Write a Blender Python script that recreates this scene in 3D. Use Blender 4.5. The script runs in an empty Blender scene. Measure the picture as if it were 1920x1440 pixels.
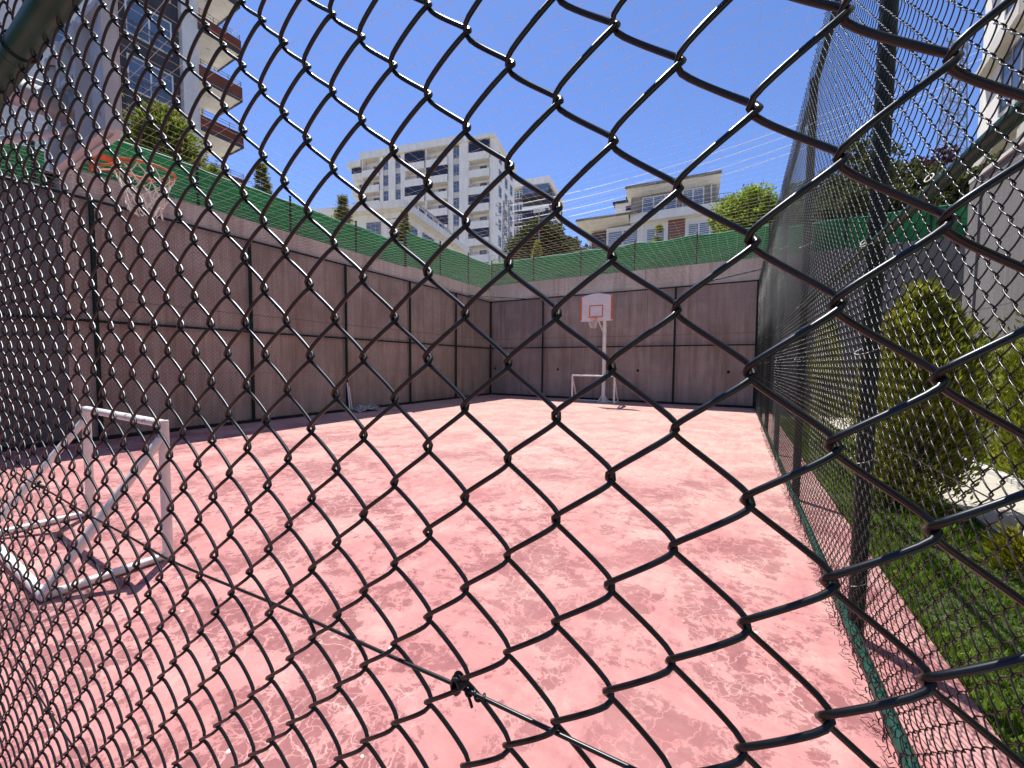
import bpy, math, random
import numpy as np
from mathutils import Matrix, Vector

random.seed(7)
rng = np.random.default_rng(7)
R = math.radians
scene = bpy.context.scene
COL = scene.collection

# ------------------------------------------------------------------ camera
CAM = Vector((0, 0, 1.65))
right = Vector((0.86969648, 0.49352426, 0.00786354))
up = Vector((-0.0321278, 0.04070412, 0.99865458))
fwd = Vector((-0.49254018, 0.86877902, -0.05125608))
cd = bpy.data.cameras.new('camera')
cd.sensor_width = 36.0
cd.lens = 743.3 / 1920 * 36
cd.clip_start = 0.02
cd.clip_end = 3000
cam = bpy.data.objects.new('camera', cd)
m = Matrix((right, up, -fwd)).transposed().to_4x4()
m.translation = CAM
cam.matrix_world = m
COL.objects.link(cam)
scene.camera = cam

# ------------------------------------------------------------------ sky and sun
SUN = Vector((-0.33, 0.29, 1.0)).normalized()
w = bpy.data.worlds.new('World')
scene.world = w
w.use_nodes = True
nt = w.node_tree
bg = nt.nodes['Background']
sky = nt.nodes.new('ShaderNodeTexSky')
sky.sky_type = 'NISHITA'
sky.sun_disc = False
sky.sun_elevation = math.asin(SUN.z)
sky.sun_rotation = math.atan2(SUN.x, SUN.y)
sky.altitude = 900
sky.air_density = 1.0
sky.dust_density = 0.25
sky.ozone_density = 8.0
tint = nt.nodes.new('ShaderNodeMixRGB')
tint.blend_type = 'MULTIPLY'
tint.inputs[0].default_value = 1.0
tint.inputs[2].default_value = (0.90, 0.88, 1.02, 1)
nt.links.new(sky.outputs[0], tint.inputs[1])
nt.links.new(tint.outputs[0], bg.inputs[0])
bg.inputs[1].default_value = 0.128
sd = bpy.data.lights.new('sun', 'SUN')
sd.energy = 5.0
sd.angle = R(0.5)
sd.color = (1.0, 0.965, 0.92)
so = bpy.data.objects.new('sun', sd)
so.rotation_euler = SUN.to_track_quat('Z', 'Y').to_euler()
so.location = (0, 0, 60)
COL.objects.link(so)
scene.view_settings.view_transform = 'Standard'
scene.view_settings.look = 'None'
scene.view_settings.exposure = 0.58
scene.view_settings.gamma = 1.0
scene.view_settings.use_curve_mapping = False
scene.cycles.max_bounces = 8
scene.cycles.diffuse_bounces = 4

# ------------------------------------------------------------------ materials
class NM:
    """small node helper"""
    def __init__(s, name, col, rough=0.7, spec=0.5, metal=0.0):
        s.m = bpy.data.materials.new(name)
        s.m.use_nodes = True
        s.t = s.m.node_tree
        s.b = s.t.nodes['Principled BSDF']
        s.b.inputs['Base Color'].default_value = (*col, 1)
        s.b.inputs['Roughness'].default_value = rough
        s.b.inputs['Specular IOR Level'].default_value = spec
        s.b.inputs['Metallic'].default_value = metal
        s._c = None
    def n(s, typ, **kw):
        nd = s.t.nodes.new(typ)
        for k, v in kw.items():
            setattr(nd, k, v)
        return nd
    def l(s, a, b):
        s.t.links.new(a, b)
    def co(s, scale=(1, 1, 1), rot=(0, 0, 0)):
        g = s.n('ShaderNodeNewGeometry')
        mp = s.n('ShaderNodeMapping')
        mp.inputs['Scale'].default_value = scale
        mp.inputs['Rotation'].default_value = rot
        s.l(g.outputs['Position'], mp.inputs['Vector'])
        return mp.outputs[0]
    def noise(s, scale, detail=5, rough=0.6, vec=None, dist=0.0):
        nd = s.n('ShaderNodeTexNoise')
        nd.inputs['Scale'].default_value = scale
        nd.inputs['Detail'].default_value = detail
        nd.inputs['Roughness'].default_value = rough
        nd.inputs['Distortion'].default_value = dist
        s.l(vec if vec is not None else s.co(), nd.inputs['Vector'])
        return nd.outputs['Fac']
    def ramp(s, fac, stops):
        nd = s.n('ShaderNodeValToRGB')
        e = nd.color_ramp.elements
        while len(e) < len(stops):
            e.new(0.5)
        for i, (p, c) in enumerate(stops):
            e[i].position = p
            e[i].color = (*c, 1) if isinstance(c, tuple) else (c, c, c, 1)
        s.l(fac, nd.inputs[0])
        return nd.outputs['Color']
    def mix(s, fac, a, b, mode='MIX'):
        nd = s.n('ShaderNodeMix', data_type='RGBA', blend_type=mode)
        for v, i in ((fac, 0), (a, 6), (b, 7)):
            if isinstance(v, (int, float)):
                nd.inputs[i].default_value = v
            elif isinstance(v, tuple):
                nd.inputs[i].default_value = (*v, 1)
            else:
                s.l(v, nd.inputs[i])
        return nd.outputs[2]
    def math(s, op, a, b=None):
        nd = s.n('ShaderNodeMath', operation=op)
        for v, i in ((a, 0), (b, 1)):
            if v is None:
                continue
            if isinstance(v, (int, float)):
                nd.inputs[i].default_value = v
            else:
                s.l(v, nd.inputs[i])
        return nd.outputs[0]
    def color(s, out):
        s.l(out, s.b.inputs['Base Color'])
        return s
    def bump(s, out, strength=0.3, dist=0.01):
        nd = s.n('ShaderNodeBump')
        nd.inputs['Strength'].default_value = strength
        nd.inputs['Distance'].default_value = dist
        s.l(out, nd.inputs['Height'])
        s.l(nd.outputs[0], s.b.inputs['Normal'])
        return s

def simple(name, col, rough=0.6, var=0.25, scale=3.0, spec=0.5, metal=0.0, bump=0.0):
    M = NM(name, col, rough, spec, metal)
    f = M.noise(scale, 6)
    lo = tuple(c * (1 - var) for c in col)
    hi = tuple(min(1, c * (1 + var)) for c in col)
    M.color(M.ramp(f, [(0.3, lo), (0.7, hi)]))
    if bump:
        M.bump(M.noise(scale * 8, 4), bump, 0.01)
    return M.m

def court_material():
    M = NM('court_paint', (0.5, 0.25, 0.23), 0.85, 0.2)
    P = M.co()
    big = M.noise(0.33, 4, 0.6, vec=P)
    mid = M.noise(1.3, 10, 0.68, vec=P, dist=0.5)
    fine = M.noise(7.0, 10, 0.75, vec=P)
    grit = M.noise(60.0, 4, 0.8, vec=P)
    base = M.mix(M.ramp(M.noise(0.42, 8, 0.65, vec=P), [(0.36, 0.0), (0.62, 1.0)]), (0.49, 0.285, 0.245), (0.60, 0.43, 0.35))
    gx = M.n('ShaderNodeSeparateXYZ')
    M.l(P, gx.inputs[0])
    far_ = M.math('ADD', M.math('DIVIDE', gx.outputs[1], 9.0), M.math('MULTIPLY', M.math('SUBTRACT', mid, 0.5), 1.6))
    far_ = M.ramp(far_, [(0.25, 0.0), (0.95, 1.0)])
    base = M.mix(M.ramp(mid, [(0.38, 0.0), (0.66, 0.9)]), base, (0.57, 0.375, 0.305))
    base = M.mix(M.math('SUBTRACT', 1.0, far_), base, M.mix(M.ramp(mid, [(0.4, 0.0), (0.6, 1.0)]), (0.43, 0.185, 0.175), (0.51, 0.26, 0.24)))
    pale = M.ramp(M.noise(2.1, 9, 0.72, vec=P, dist=0.3), [(0.52, 0.0), (0.68, 1.0)])
    base = M.mix(M.math('MULTIPLY', pale, 0.6), base, (0.62, 0.44, 0.37))
    for rot, sc, am in ((0.35, 5.0, 0.55), (-0.9, 9.0, 0.4)):
        st = M.noise(sc, 8, 0.78, vec=M.co((1.0, 0.25, 1), (0, 0, rot)))
        base = M.mix(M.ramp(st, [(0.48, 0.0), (0.72, am)]), base, (0.42, 0.20, 0.195))
    base = M.mix(M.ramp(fine, [(0.40, 0.5), (0.54, 0.0)]), base, (0.42, 0.205, 0.19))
    base = M.mix(M.ramp(grit, [(0.35, 0.22), (0.55, 0.0)]), base, (0.36, 0.15, 0.14))
    # worn patches where the darker under-coat shows, cut by a net of pale cracks
    pm = M.math('ADD', M.math('MULTIPLY', fine, 0.52), M.math('MULTIPLY', M.noise(1.15, 10, 0.7, vec=P, dist=0.6), 0.68))
    patch = M.ramp(pm, [(0.600, 0.0), (0.607, 0.75), (0.63, 1.0)])
    near = M.math('MULTIPLY', M.ramp(big, [(0.36, 0.4), (0.50, 1.0)]), M.ramp(far_, [(0.0, 1.0), (1.0, 0.45)]))
    patch = M.math('MULTIPLY', patch, near)
    dn = M.n('ShaderNodeTexNoise')
    dn.inputs['Scale'].default_value = 4.0
    dn.inputs['Detail'].default_value = 6
    M.l(P, dn.inputs['Vector'])
    ad = M.n('ShaderNodeMixRGB', blend_type='ADD')
    ad.inputs[0].default_value = 0.45
    M.l(P, ad.inputs[1])
    M.l(dn.outputs['Color'], ad.inputs[2])
    cracks = []
    for sc, wd in ((5.0, 0.030), (11.0, 0.045)):
        v = M.n('ShaderNodeTexVoronoi', feature='DISTANCE_TO_EDGE')
        v.inputs['Scale'].default_value = sc
        M.l(ad.outputs[0], v.inputs['Vector'])
        cracks.append(M.ramp(v.outputs['Distance'], [(wd * 0.4, 1.0), (wd, 0.0)]))
    crack = M.math('MAXIMUM', cracks[0], M.math('MULTIPLY', cracks[1], M.ramp(M.noise(1.7, 4, vec=P), [(0.45, 0.0), (0.55, 1.0)])))
    patch2 = M.math('MULTIPLY', patch, M.math('SUBTRACT', 1.0, M.math('MULTIPLY', crack, 0.85)))
    base = M.mix(M.math('MULTIPLY', patch2, 0.82), base, (0.23, 0.085, 0.088))
    hair = M.math('MULTIPLY', cracks[0], M.ramp(M.noise(0.6, 5, vec=P), [(0.52, 0.0), (0.60, 0.35)]))
    base = M.mix(hair, base, (0.60, 0.40, 0.35))
    # droppings and chips
    sp = M.n('ShaderNodeTexVoronoi', feature='F1')
    sp.inputs['Scale'].default_value = 5.5
    M.l(P, sp.inputs['Vector'])
    spm = M.ramp(M.math('ADD', sp.outputs['Distance'], M.math('MULTIPLY', fine, 0.12)), [(0.115, 1.0), (0.128, 0.0)])
    sep = M.n('ShaderNodeSeparateColor')
    M.l(sp.outputs['Color'], sep.inputs[0])
    spm = M.math('MULTIPLY', spm, M.ramp(sep.outputs[0], [(0.45, 0.0), (0.5, 1.0)]))
    sx = M.n('ShaderNodeSeparateXYZ')
    M.l(P, sx.inputs[0])
    reg = M.math('ADD', M.ramp(M.math('ADD', sx.outputs[0], 0.0), [(0.0, 0.0), (1.0, 0.0)]), M.noise(0.5, 3, vec=P))
    spm = M.math('MULTIPLY', spm, M.ramp(reg, [(0.47, 0.0), (0.55, 1.0)]))
    base = M.mix(spm, base, (0.75, 0.66, 0.55))
    M.color(base)
    M.bump(M.math('SUBTRACT', M.math('MULTIPLY', fine, 0.6), M.math('MULTIPLY', patch, 0.25)), 0.35, 0.004)
    return M.m

def concrete_material(name, col, brown, red=0.0):
    M = NM(name, col, 0.9, 0.2)
    a = M.noise(0.7, 5, 0.6)
    st = M.noise(2.2, 6, 0.7, vec=M.co((1.6, 1.6, 0.12)))
    fine = M.noise(18, 5, 0.7)
    lo = tuple(c * 0.72 for c in col)
    hi = tuple(c * 1.22 for c in col)
    base = M.ramp(a, [(0.3, lo), (0.7, hi)])
    base = M.mix(M.ramp(st, [(0.46, 0.0), (0.66, 0.85)]), base, brown)
    base = M.mix(M.ramp(M.noise(5.0, 8, 0.75, vec=M.co((1.8, 1.8, 0.07))), [(0.52, 0.0), (0.70, 0.55)]), base, tuple(c * 1.5 for c in col))
    base = M.mix(M.ramp(fine, [(0.35, 0.35), (0.55, 0.0)]), base, tuple(c * 0.6 for c in col))
    base = M.mix(M.ramp(M.noise(3.0, 7, 0.75, vec=M.co((1, 1, 0.5)), dist=1.2), [(0.60, 0.0), (0.70, 0.6)]), base, tuple(c * 0.55 for c in col))
    # horizontal pour line and shuttering joints
    g = M.n('ShaderNodeNewGeometry')
    sx = M.n('ShaderNodeSeparateXYZ')
    M.l(g.outputs['Position'], sx.inputs[0])
    z = sx.outputs[2]
    zz = M.math('ADD', z, M.math('MULTIPLY', M.noise(1.5, 4), 0.06))
    for zc, wd, am in ((2.95, 0.02, 0.55), (1.38, 0.010, 0.35), (4.3, 0.012, 0.3)):
        d = M.math('ABSOLUTE', M.math('SUBTRACT', zz, zc))
        base = M.mix(M.ramp(d, [(wd * 0.5, am), (wd, 0.0)]), base, tuple(c * 0.35 for c in col))
    s2 = M.math('ADD', sx.outputs[0], sx.outputs[1])
    fr = M.math('ABSOLUTE', M.math('SUBTRACT', M.math('FRACT', M.math('DIVIDE', s2, 1.25)), 0.5))
    base = M.mix(M.ramp(fr, [(0.0, 0.45), (0.006, 0.0)]), base, tuple(c * 0.45 for c in col))
    M.color(base)
    M.bump(M.math('ADD', fine, st), 0.35, 0.01)
    return M.m

MAT = {}
MAT['court'] = court_material()
MAT['wall'] = concrete_material('stained_concrete', (0.455, 0.375, 0.335), (0.29, 0.20, 0.155))
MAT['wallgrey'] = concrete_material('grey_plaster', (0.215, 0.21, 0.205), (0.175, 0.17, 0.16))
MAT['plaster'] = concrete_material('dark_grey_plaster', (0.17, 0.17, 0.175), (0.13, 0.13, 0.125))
MAT['pvc'] = NM('dark_coated_wire', (0.003, 0.0045, 0.0045), 0.34, 0.45).m
MAT['pvc_far'] = NM('dark_coated_wire_thin', (0.003, 0.0045, 0.005), 0.28, 0.4).m
def tube_mat():
    M = NM('green_painted_steel', (0.02, 0.11, 0.08), 0.4, 0.25)
    f = M.noise(14, 6, 0.7)
    c = M.ramp(M.noise(4, 5), [(0.3, (0.007, 0.040, 0.028)), (0.7, (0.018, 0.078, 0.056))])
    c = M.mix(M.ramp(f, [(0.66, 0.0), (0.70, 0.9)]), c, (0.16, 0.055, 0.02))
    M.color(c)
    return M.m
MAT['tube'] = tube_mat()
MAT['tubedark'] = simple('dark_green_steel', (0.006, 0.022, 0.018), 0.45, 0.3, 5, spec=0.25)
MAT['white'] = simple('worn_white_paint', (0.74, 0.73, 0.71), 0.45, 0.12, 6)
def goal_mat():
    M = NM('chipped_white_paint', (0.78, 0.77, 0.75), 0.4, 0.5)
    c = M.ramp(M.noise(5, 5), [(0.3, (0.66, 0.65, 0.63)), (0.7, (0.8, 0.79, 0.77))])
    c = M.mix(M.ramp(M.noise(9, 7, 0.75), [(0.62, 0.0), (0.66, 1.0)]), c, (0.25, 0.12, 0.06))
    M.color(c)
    return M.m
MAT['goal'] = goal_mat()
MAT['board'] = simple('board_white', (0.72, 0.69, 0.68), 0.5, 0.08, 2)
MAT['boardback'] = simple('board_back_steel', (0.46, 0.50, 0.54), 0.5, 0.15, 3)
MAT['orange'] = simple('faded_orange_paint', (0.60, 0.15, 0.06), 0.6, 0.25, 14)
MAT['cord'] = simple('white_cord', (0.72, 0.68, 0.62), 0.8, 0.1, 8)
MAT['netcord'] = NM('net_twine', (0.82, 0.78, 0.70), 0.6, 0.4).m
MAT['cloth'] = simple('dusty_cloth', (0.42, 0.42, 0.44), 0.9, 0.4, 10)
MAT['hole'] = simple('dark_hole', (0.012, 0.011, 0.012), 0.9, 0.3, 9)
def screen_mat():
    M = NM('green_screen_weave', (0.03, 0.2, 0.09), 0.75, 0.3)
    f = M.noise(3, 5, 0.65, vec=M.co((1, 1, 2.5)))
    wv = M.noise(42, 3, 0.8, vec=M.co((1, 1, 1.3)))
    c = M.ramp(wv, [(0.32, (0.004, 0.060, 0.020)), (0.50, (0.012, 0.15, 0.05)), (0.68, (0.05, 0.33, 0.13))])
    c = M.mix(M.ramp(f, [(0.35, 0.0), (0.75, 0.35)]), c, (0.03, 0.13, 0.07))
    M.color(c)
    M.bump(wv, 0.8, 0.02)
    tr = M.n('ShaderNodeBsdfTranslucent')
    M.l(c, tr.inputs[0])
    mx = M.n('ShaderNodeMixShader')
    mx.inputs[0].default_value = 0.3
    M.l(M.b.outputs[0], mx.inputs[1])
    M.l(tr.outputs[0], mx.inputs[2])
    M.l(mx.outputs[0], M.t.nodes['Material Output'].inputs[0])
    return M.m
MAT['screen'] = screen_mat()
MAT['trim'] = simple('turquoise_edge_cord', (0.05, 0.42, 0.25), 0.6, 0.2, 10)

def leaf_mat(name, dark, light, transl=0.35):
    M = NM(name, dark, 0.65, 0.12)
    oi = M.n('ShaderNodeNewGeometry')
    c = M.ramp(M.noise(2.2, 4, 0.6), [(0.3, dark), (0.7, light)])
    ri = M.ramp(oi.outputs['Random Per Island'], [(0.0, 0.4), (1.0, 1.5)])
    c = M.mix(1.0, c, ri, 'MULTIPLY')
    M.color(c)
    tr = M.n('ShaderNodeBsdfTranslucent')
    M.l(c, tr.inputs[0])
    mx = M.n('ShaderNodeMixShader')
    mx.inputs[0].default_value = transl
    M.l(M.b.outputs[0], mx.inputs[1])
    M.l(tr.outputs[0], mx.inputs[2])
    M.l(mx.outputs[0], M.t.nodes['Material Output'].inputs[0])
    return M.m
MAT['thuja'] = leaf_mat('golden_thuja_foliage', (0.08, 0.12, 0.012), (0.44, 0.46, 0.05), 0.28)
MAT['bushlime'] = leaf_mat('lime_bush_foliage', (0.14, 0.22, 0.015), (0.36, 0.45, 0.05), 0.45)
MAT['conifer'] = leaf_mat('conifer_foliage', (0.09, 0.13, 0.018), (0.24, 0.28, 0.045), 0.5)
MAT['darktree'] = leaf_mat('dark_tree_foliage', (0.03, 0.055, 0.012), (0.10, 0.125, 0.025))
MAT['olive'] = leaf_mat('olive_tree_foliage', (0.055, 0.075, 0.02), (0.14, 0.16, 0.05))
MAT['plum'] = leaf_mat('plum_tree_foliage', (0.05, 0.02, 0.022), (0.12, 0.05, 0.045))
MAT['yellowplant'] = leaf_mat('yellow_plant_leaves', (0.16, 0.17, 0.012), (0.36, 0.34, 0.03))
MAT['grassblade'] = leaf_mat('grass_blades', (0.07, 0.13, 0.012), (0.27, 0.38, 0.05), 0.4)
MAT['bark'] = simple('bark', (0.12, 0.085, 0.06), 0.9, 0.4, 12, bump=0.5)
MAT['soil'] = simple('lawn_soil', (0.055, 0.075, 0.022), 0.95, 0.5, 4, bump=0.4)
MAT['hill'] = simple('dry_hillside', (0.30, 0.27, 0.20), 0.95, 0.35, 0.6, bump=0.4)
def paver_mat():
    M = NM('pale_pavers', (0.6, 0.56, 0.48), 0.85, 0.2)
    br = M.n('ShaderNodeTexBrick')
    br.inputs['Scale'].default_value = 4.0
    br.inputs['Color1'].default_value = (0.46, 0.43, 0.36, 1)
    br.inputs['Color2'].default_value = (0.40, 0.37, 0.31, 1)
    br.inputs['Mortar'].default_value = (0.30, 0.27, 0.20, 1)
    br.inputs['Mortar Size'].default_value = 0.012
    M.l(M.co(), br.inputs['Vector'])
    c = M.mix(M.ramp(M.noise(6, 6, 0.7), [(0.5, 0.0), (0.75, 0.6)]), br.outputs[0], (0.33, 0.30, 0.2))
    M.color(c)
    return M.m
MAT['paver'] = paver_mat()
MAT['kerb'] = simple('pale_kerb_stone', (0.58, 0.56, 0.52), 0.8, 0.12, 5)
def facade(name, col, var=0.1):
    M = NM(name, col, 0.85, 0.25)
    st = M.noise(1.5, 5, 0.6, vec=M.co((1, 1, 0.25)))
    M.color(M.ramp(st, [(0.3, tuple(c * (1 - var) for c in col)), (0.7, tuple(min(1, c * (1 + var)) for c in col))]))
    return M.m
MAT['fwhite'] = facade('facade_white', (0.84, 0.79, 0.71))
MAT['fcream'] = facade('facade_cream', (0.80, 0.77, 0.70))
MAT['fbeige'] = facade('facade_beige', (0.60, 0.57, 0.50))
MAT['fgrey'] = facade('facade_grey', (0.66, 0.64, 0.61))
MAT['fdark'] = facade('facade_charcoal', (0.06, 0.062, 0.07), 0.2)
MAT['ftaupe'] = facade('facade_taupe', (0.30, 0.27, 0.23), 0.15)
MAT['fbrown'] = facade('balcony_brown', (0.17, 0.055, 0.035), 0.2)
MAT['soffit'] = facade('soffit_cream', (0.80, 0.77, 0.71))
MAT['roofdark'] = facade('roof_dark', (0.06, 0.05, 0.05), 0.3)
MAT['rooftile'] = facade('roof_tile_edge', (0.24, 0.20, 0.16), 0.3)
def brick_mat():
    M = NM('red_brown_brick', (0.2, 0.09, 0.07), 0.85, 0.2)
    br = M.n('ShaderNodeTexBrick')
    br.inputs['Scale'].default_value = 1.0
    br.inputs['Brick Width'].default_value = 0.5
    br.inputs['Row Height'].default_value = 0.16
    br.inputs['Mortar Size'].default_value = 0.012
    br.inputs['Color1'].default_value = (0.19, 0.075, 0.055, 1)
    br.inputs['Color2'].default_value = (0.15, 0.065, 0.05, 1)
    br.inputs['Mortar'].default_value = (0.27, 0.21, 0.18, 1)
    M.l(M.co((1, 1, 1), (R(90), 0, 0)), br.inputs['Vector'])
    M.color(br.outputs[0])
    return M.m
MAT['brick'] = brick_mat()
MAT['glass'] = NM('window_glass', (0.05, 0.065, 0.09), 0.08, 0.9).m
MAT['glassblue'] = NM('window_glass_blue', (0.10, 0.15, 0.23), 0.10, 0.9).m
def blind_mat():
    M = NM('slatted_blind', (0.2, 0.25, 0.3), 0.15, 0.7)
    g = M.n('ShaderNodeNewGeometry')
    sx = M.n('ShaderNodeSeparateXYZ')
    M.l(g.outputs['Position'], sx.inputs[0])
    fr = M.math('FRACT', M.math('DIVIDE', sx.outputs[2], 0.22))
    M.color(M.ramp(fr, [(0.45, (0.08, 0.12, 0.17)), (0.55, (0.42, 0.47, 0.52))]))
    return M.m
MAT['blind'] = blind_mat()
MAT['glassdark'] = NM('dark_glazing', (0.015, 0.015, 0.025), 0.12, 0.7).m
MAT['frame'] = simple('window_frame_white', (0.7, 0.69, 0.67), 0.5, 0.05, 4)
MAT['framegrey'] = simple('window_frame_grey', (0.25, 0.25, 0.26), 0.5, 0.1, 4)
MAT['rail'] = simple('metal_railing', (0.16, 0.16, 0.17), 0.4, 0.1, 4, metal=0.5)
MAT['galv'] = simple('galvanised_lattice', (0.22, 0.22, 0.23), 0.6, 0.15, 4)
MAT['cable'] = simple('bare_power_cable', (0.78, 0.77, 0.74), 0.4, 0.05, 4)
MAT['darkstrip'] = simple('near_black_strip', (0.015, 0.014, 0.015), 0.9, 0.4, 9)  # near-black colour of the low strips along the wall feet

# ------------------------------------------------------------------ mesh helpers
class MB:
    def __init__(s):
        s.v = []
        s.f = []
        s.mi = []
        s.n = 0
        s.cur = 0
    def add(s, v, f):
        v = np.asarray(v, float).reshape(-1, 3)
        f = np.asarray(f, int)
        s.v.append(v)
        s.f.append(f + s.n)
        s.mi.append(np.full(len(f), s.cur))
        s.n += len(v)
        return s
    def box(s, x0, x1, y0, y1, z0, z1):
        v = [(x0, y0, z0), (x1, y0, z0), (x1, y1, z0), (x0, y1, z0), (x0, y0, z1), (x1, y0, z1), (x1, y1, z1), (x0, y1, z1)]
        return s.add(v, [(0, 3, 2, 1), (4, 5, 6, 7), (0, 1, 5, 4), (1, 2, 6, 5), (2, 3, 7, 6), (3, 0, 4, 7)])
    def prism(s, poly, axis, a, b):
        """extrude polygon (list of 2-tuples) along axis from a to b; concave handled by fan only if convex"""
        n = len(poly)
        def mk(p, t):
            if axis == 'x':
                return (t, p[0], p[1])
            if axis == 'y':
                return (p[0], t, p[1])
            return (p[0], p[1], t)
        v = [mk(p, a) for p in poly] + [mk(p, b) for p in poly]
        s.add(v, [(i, (i + 1) % n, n + (i + 1) % n, n + i) for i in range(n)])
        c0 = mk(tuple(np.mean(poly, 0)), a)
        c1 = mk(tuple(np.mean(poly, 0)), b)
        s.add([mk(p, a) for p in poly] + [c0], [(i, (i + 1) % n, n, n) for i in range(n)])
        s.add([mk(p, b) for p in poly] + [c1], [(i, (i + 1) % n, n, n) for i in range(n)])
        return s
    def tubes(s, P, r, sides=6, ref=(1, 0, 0), caps=False):
        """P: (N, M, 3) centre lines; r scalar or (M,)"""
        P = np.asarray(P, float)
        if P.ndim == 2:
            P = P[None]
        N, Mn, _ = P.shape
        T = np.gradient(P, axis=1)
        T /= np.linalg.norm(T, axis=2, keepdims=True) + 1e-12
        ref = np.broadcast_to(np.asarray(ref, float), T.shape)
        U = np.cross(T, ref)
        U /= np.linalg.norm(U, axis=2, keepdims=True) + 1e-12
        W = np.cross(T, U)
        a = np.arange(sides) * 2 * np.pi / sides
        rr = np.broadcast_to(np.asarray(r, float), (Mn,))[None, :, None, None]
        V = P[:, :, None, :] + rr * (U[:, :, None, :] * np.cos(a)[None, None, :, None] + W[:, :, None, :] * np.sin(a)[None, None, :, None])
        idx = np.arange(N * Mn * sides).reshape(N, Mn, sides)
        A = idx[:, :-1, :]
        B = idx[:, 1:, :]
        F = np.stack([A, np.roll(A, -1, 2), np.roll(B, -1, 2), B], -1).reshape(-1, 4)
        s.add(V.reshape(-1, 3), F)
        if caps:
            base = V.reshape(N, Mn, sides, 3)
            for k in range(N):
                for e in (0, Mn - 1):
                    c = P[k, e]
                    vv = np.vstack([base[k, e], c[None]])
                    s.add(vv, [(i, (i + 1) % sides, sides, sides) for i in range(sides)])
        return s
    def tube(s, pts, r, sides=10, caps=True, ref=None):
        pts = np.asarray(pts, float)
        if ref is None:
            d = pts[-1] - pts[0]
            d = d / (np.linalg.norm(d) + 1e-9)
            k = int(np.argmin(np.abs(d)))
            ref = [0, 0, 0]
            ref[k] = 1
        return s.tubes(pts, r, sides, ref, caps)
    def build(s, name, mat, parent=None, smooth=False):
        me = bpy.data.meshes.new(name)
        v = np.vstack(s.v)
        f = np.vstack([q if q.shape[1] == 4 else np.hstack([q, q[:, -1:]]) for q in s.f])
        mi = np.concatenate(s.mi)
        tri = f[:, 2] == f[:, 3]
        nl = np.where(tri, 3, 4)
        ls = np.concatenate([[0], np.cumsum(nl)[:-1]])
        mask = np.ones(f.shape, bool)
        mask[tri, 3] = False
        me.vertices.add(len(v))
        me.vertices.foreach_set('co', v.astype(np.float32).ravel())
        me.loops.add(int(nl.sum()))
        me.loops.foreach_set('vertex_index', f[mask].astype(np.int32))
        me.polygons.add(len(f))
        me.polygons.foreach_set('loop_start', ls.astype(np.int32))
        me.polygons.foreach_set('loop_total', nl.astype(np.int32))
        if isinstance(mat, (list, tuple)):
            for q in mat:
                me.materials.append(q)
            me.polygons.foreach_set('material_index', mi.astype(np.int32))
        else:
            me.materials.append(mat)
        me.polygons.foreach_set('use_smooth', np.full(len(f), smooth))
        me.update(calc_edges=True)
        o = bpy.data.objects.new(name, me)
        COL.objects.link(o)
        if parent is not None:
            o.parent = parent
        return o

def tag(o, label=None, cat=None, group=None, kind=None):
    if label: o['label'] = label
    if cat: o['category'] = cat
    if group: o['group'] = group
    if kind: o['kind'] = kind
    return o

def empty(name, loc, rz=0.0):
    o = bpy.data.objects.new(name, None)
    o.location = loc
    o.rotation_euler = (0, 0, rz)
    o.empty_display_size = 0.2
    COL.objects.link(o)
    return o

def bx(name, mat, parent, *b, smooth=False):
    mb = MB()
    mb.box(*b)
    return mb.build(name, mat, parent, smooth)

def cyl(name, mat, parent, a, b, r, sides=14):
    mb = MB()
    mb.tube([a, b], r, sides)
    return mb.build(name, mat, parent, True)

# ------------------------------------------------------------------ dimensions of the court (metres)
XL, XR, YB = -11.4, 0.68, 17.79
HM, HT = 2.45, 4.87
V = 0.0920          # vertical pitch of the chain link
FY = 0.328          # front fence plane

# ------------------------------------------------------------------ ground and hill
def in_low(x, y):
    return (-11.75 < x < 4.78 and y < 18.12) or (4.0 < x < 7.6 and 13.5 < y < 18.12)

def terrain_z(x, y):
    d = max(0.0, y - 18, -11.6 - x)
    return 5.3 + min(0.10 * d, 8.0)

gb = MB()
gb.box(-900, 900, -900, 900, -1.0, -0.03)
tag(gb.build('ground', MAT['soil']), kind='structure')

# upper hillside as a stepped sheet that leaves the sunken court open
xs = np.array([-900, -400, -200, -120, -80, -60, -45, -35, -28, -22, -18, -15, -13, -11.78, 4.78, 7.55, 10, 14, 18, 24, 32, 45, 60, 90, 150, 300, 900.0])
ys = np.array([-900, -300, -100, -40, -15, -5, 0, 5, 9, 13.45, 18.12, 20, 23, 27, 32, 38, 45, 55, 70, 90, 120, 200, 400, 900.0])
hb = MB()
vv = np.array([(x, y, terrain_z(x, y)) for y in ys for x in xs])
ff = []
for j in range(len(ys) - 1):
    for i in range(len(xs) - 1):
        cx, cy = (xs[i] + xs[i + 1]) / 2, (ys[j] + ys[j + 1]) / 2
        if in_low(cx, cy):
            continue
        a = j * len(xs) + i
        ff.append((a, a + 1, a + 1 + len(xs), a + len(xs)))
hb.add(vv, ff)
tag(hb.build('hill', MAT['hill']), kind='structure')

cb = MB()
cb.box(-11.62, 1.07, -4.0, 17.98, -0.3, 0.0)
tag(cb.build('court', MAT['court']), kind='structure')
pb = MB()
pb.box(2.32, 3.42, 5.2, 17.98, -0.12, 0.012)
tag(pb.build('path', MAT['paver']), kind='structure')
pb2 = MB()
pb2.box(1.075, 6.5, -4.0, 1.0, -0.12, 0.006)
tag(pb2.build('path', MAT['paver']), kind='structure')
kb = MB()
for k in range(16):
    y0 = 5.2 + k * 0.8
    kb.box(3.425, 3.56, y0, y0 + 0.79, -0.12, 0.07)
tag(kb.build('kerb', MAT['kerb']), kind='structure')

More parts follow.
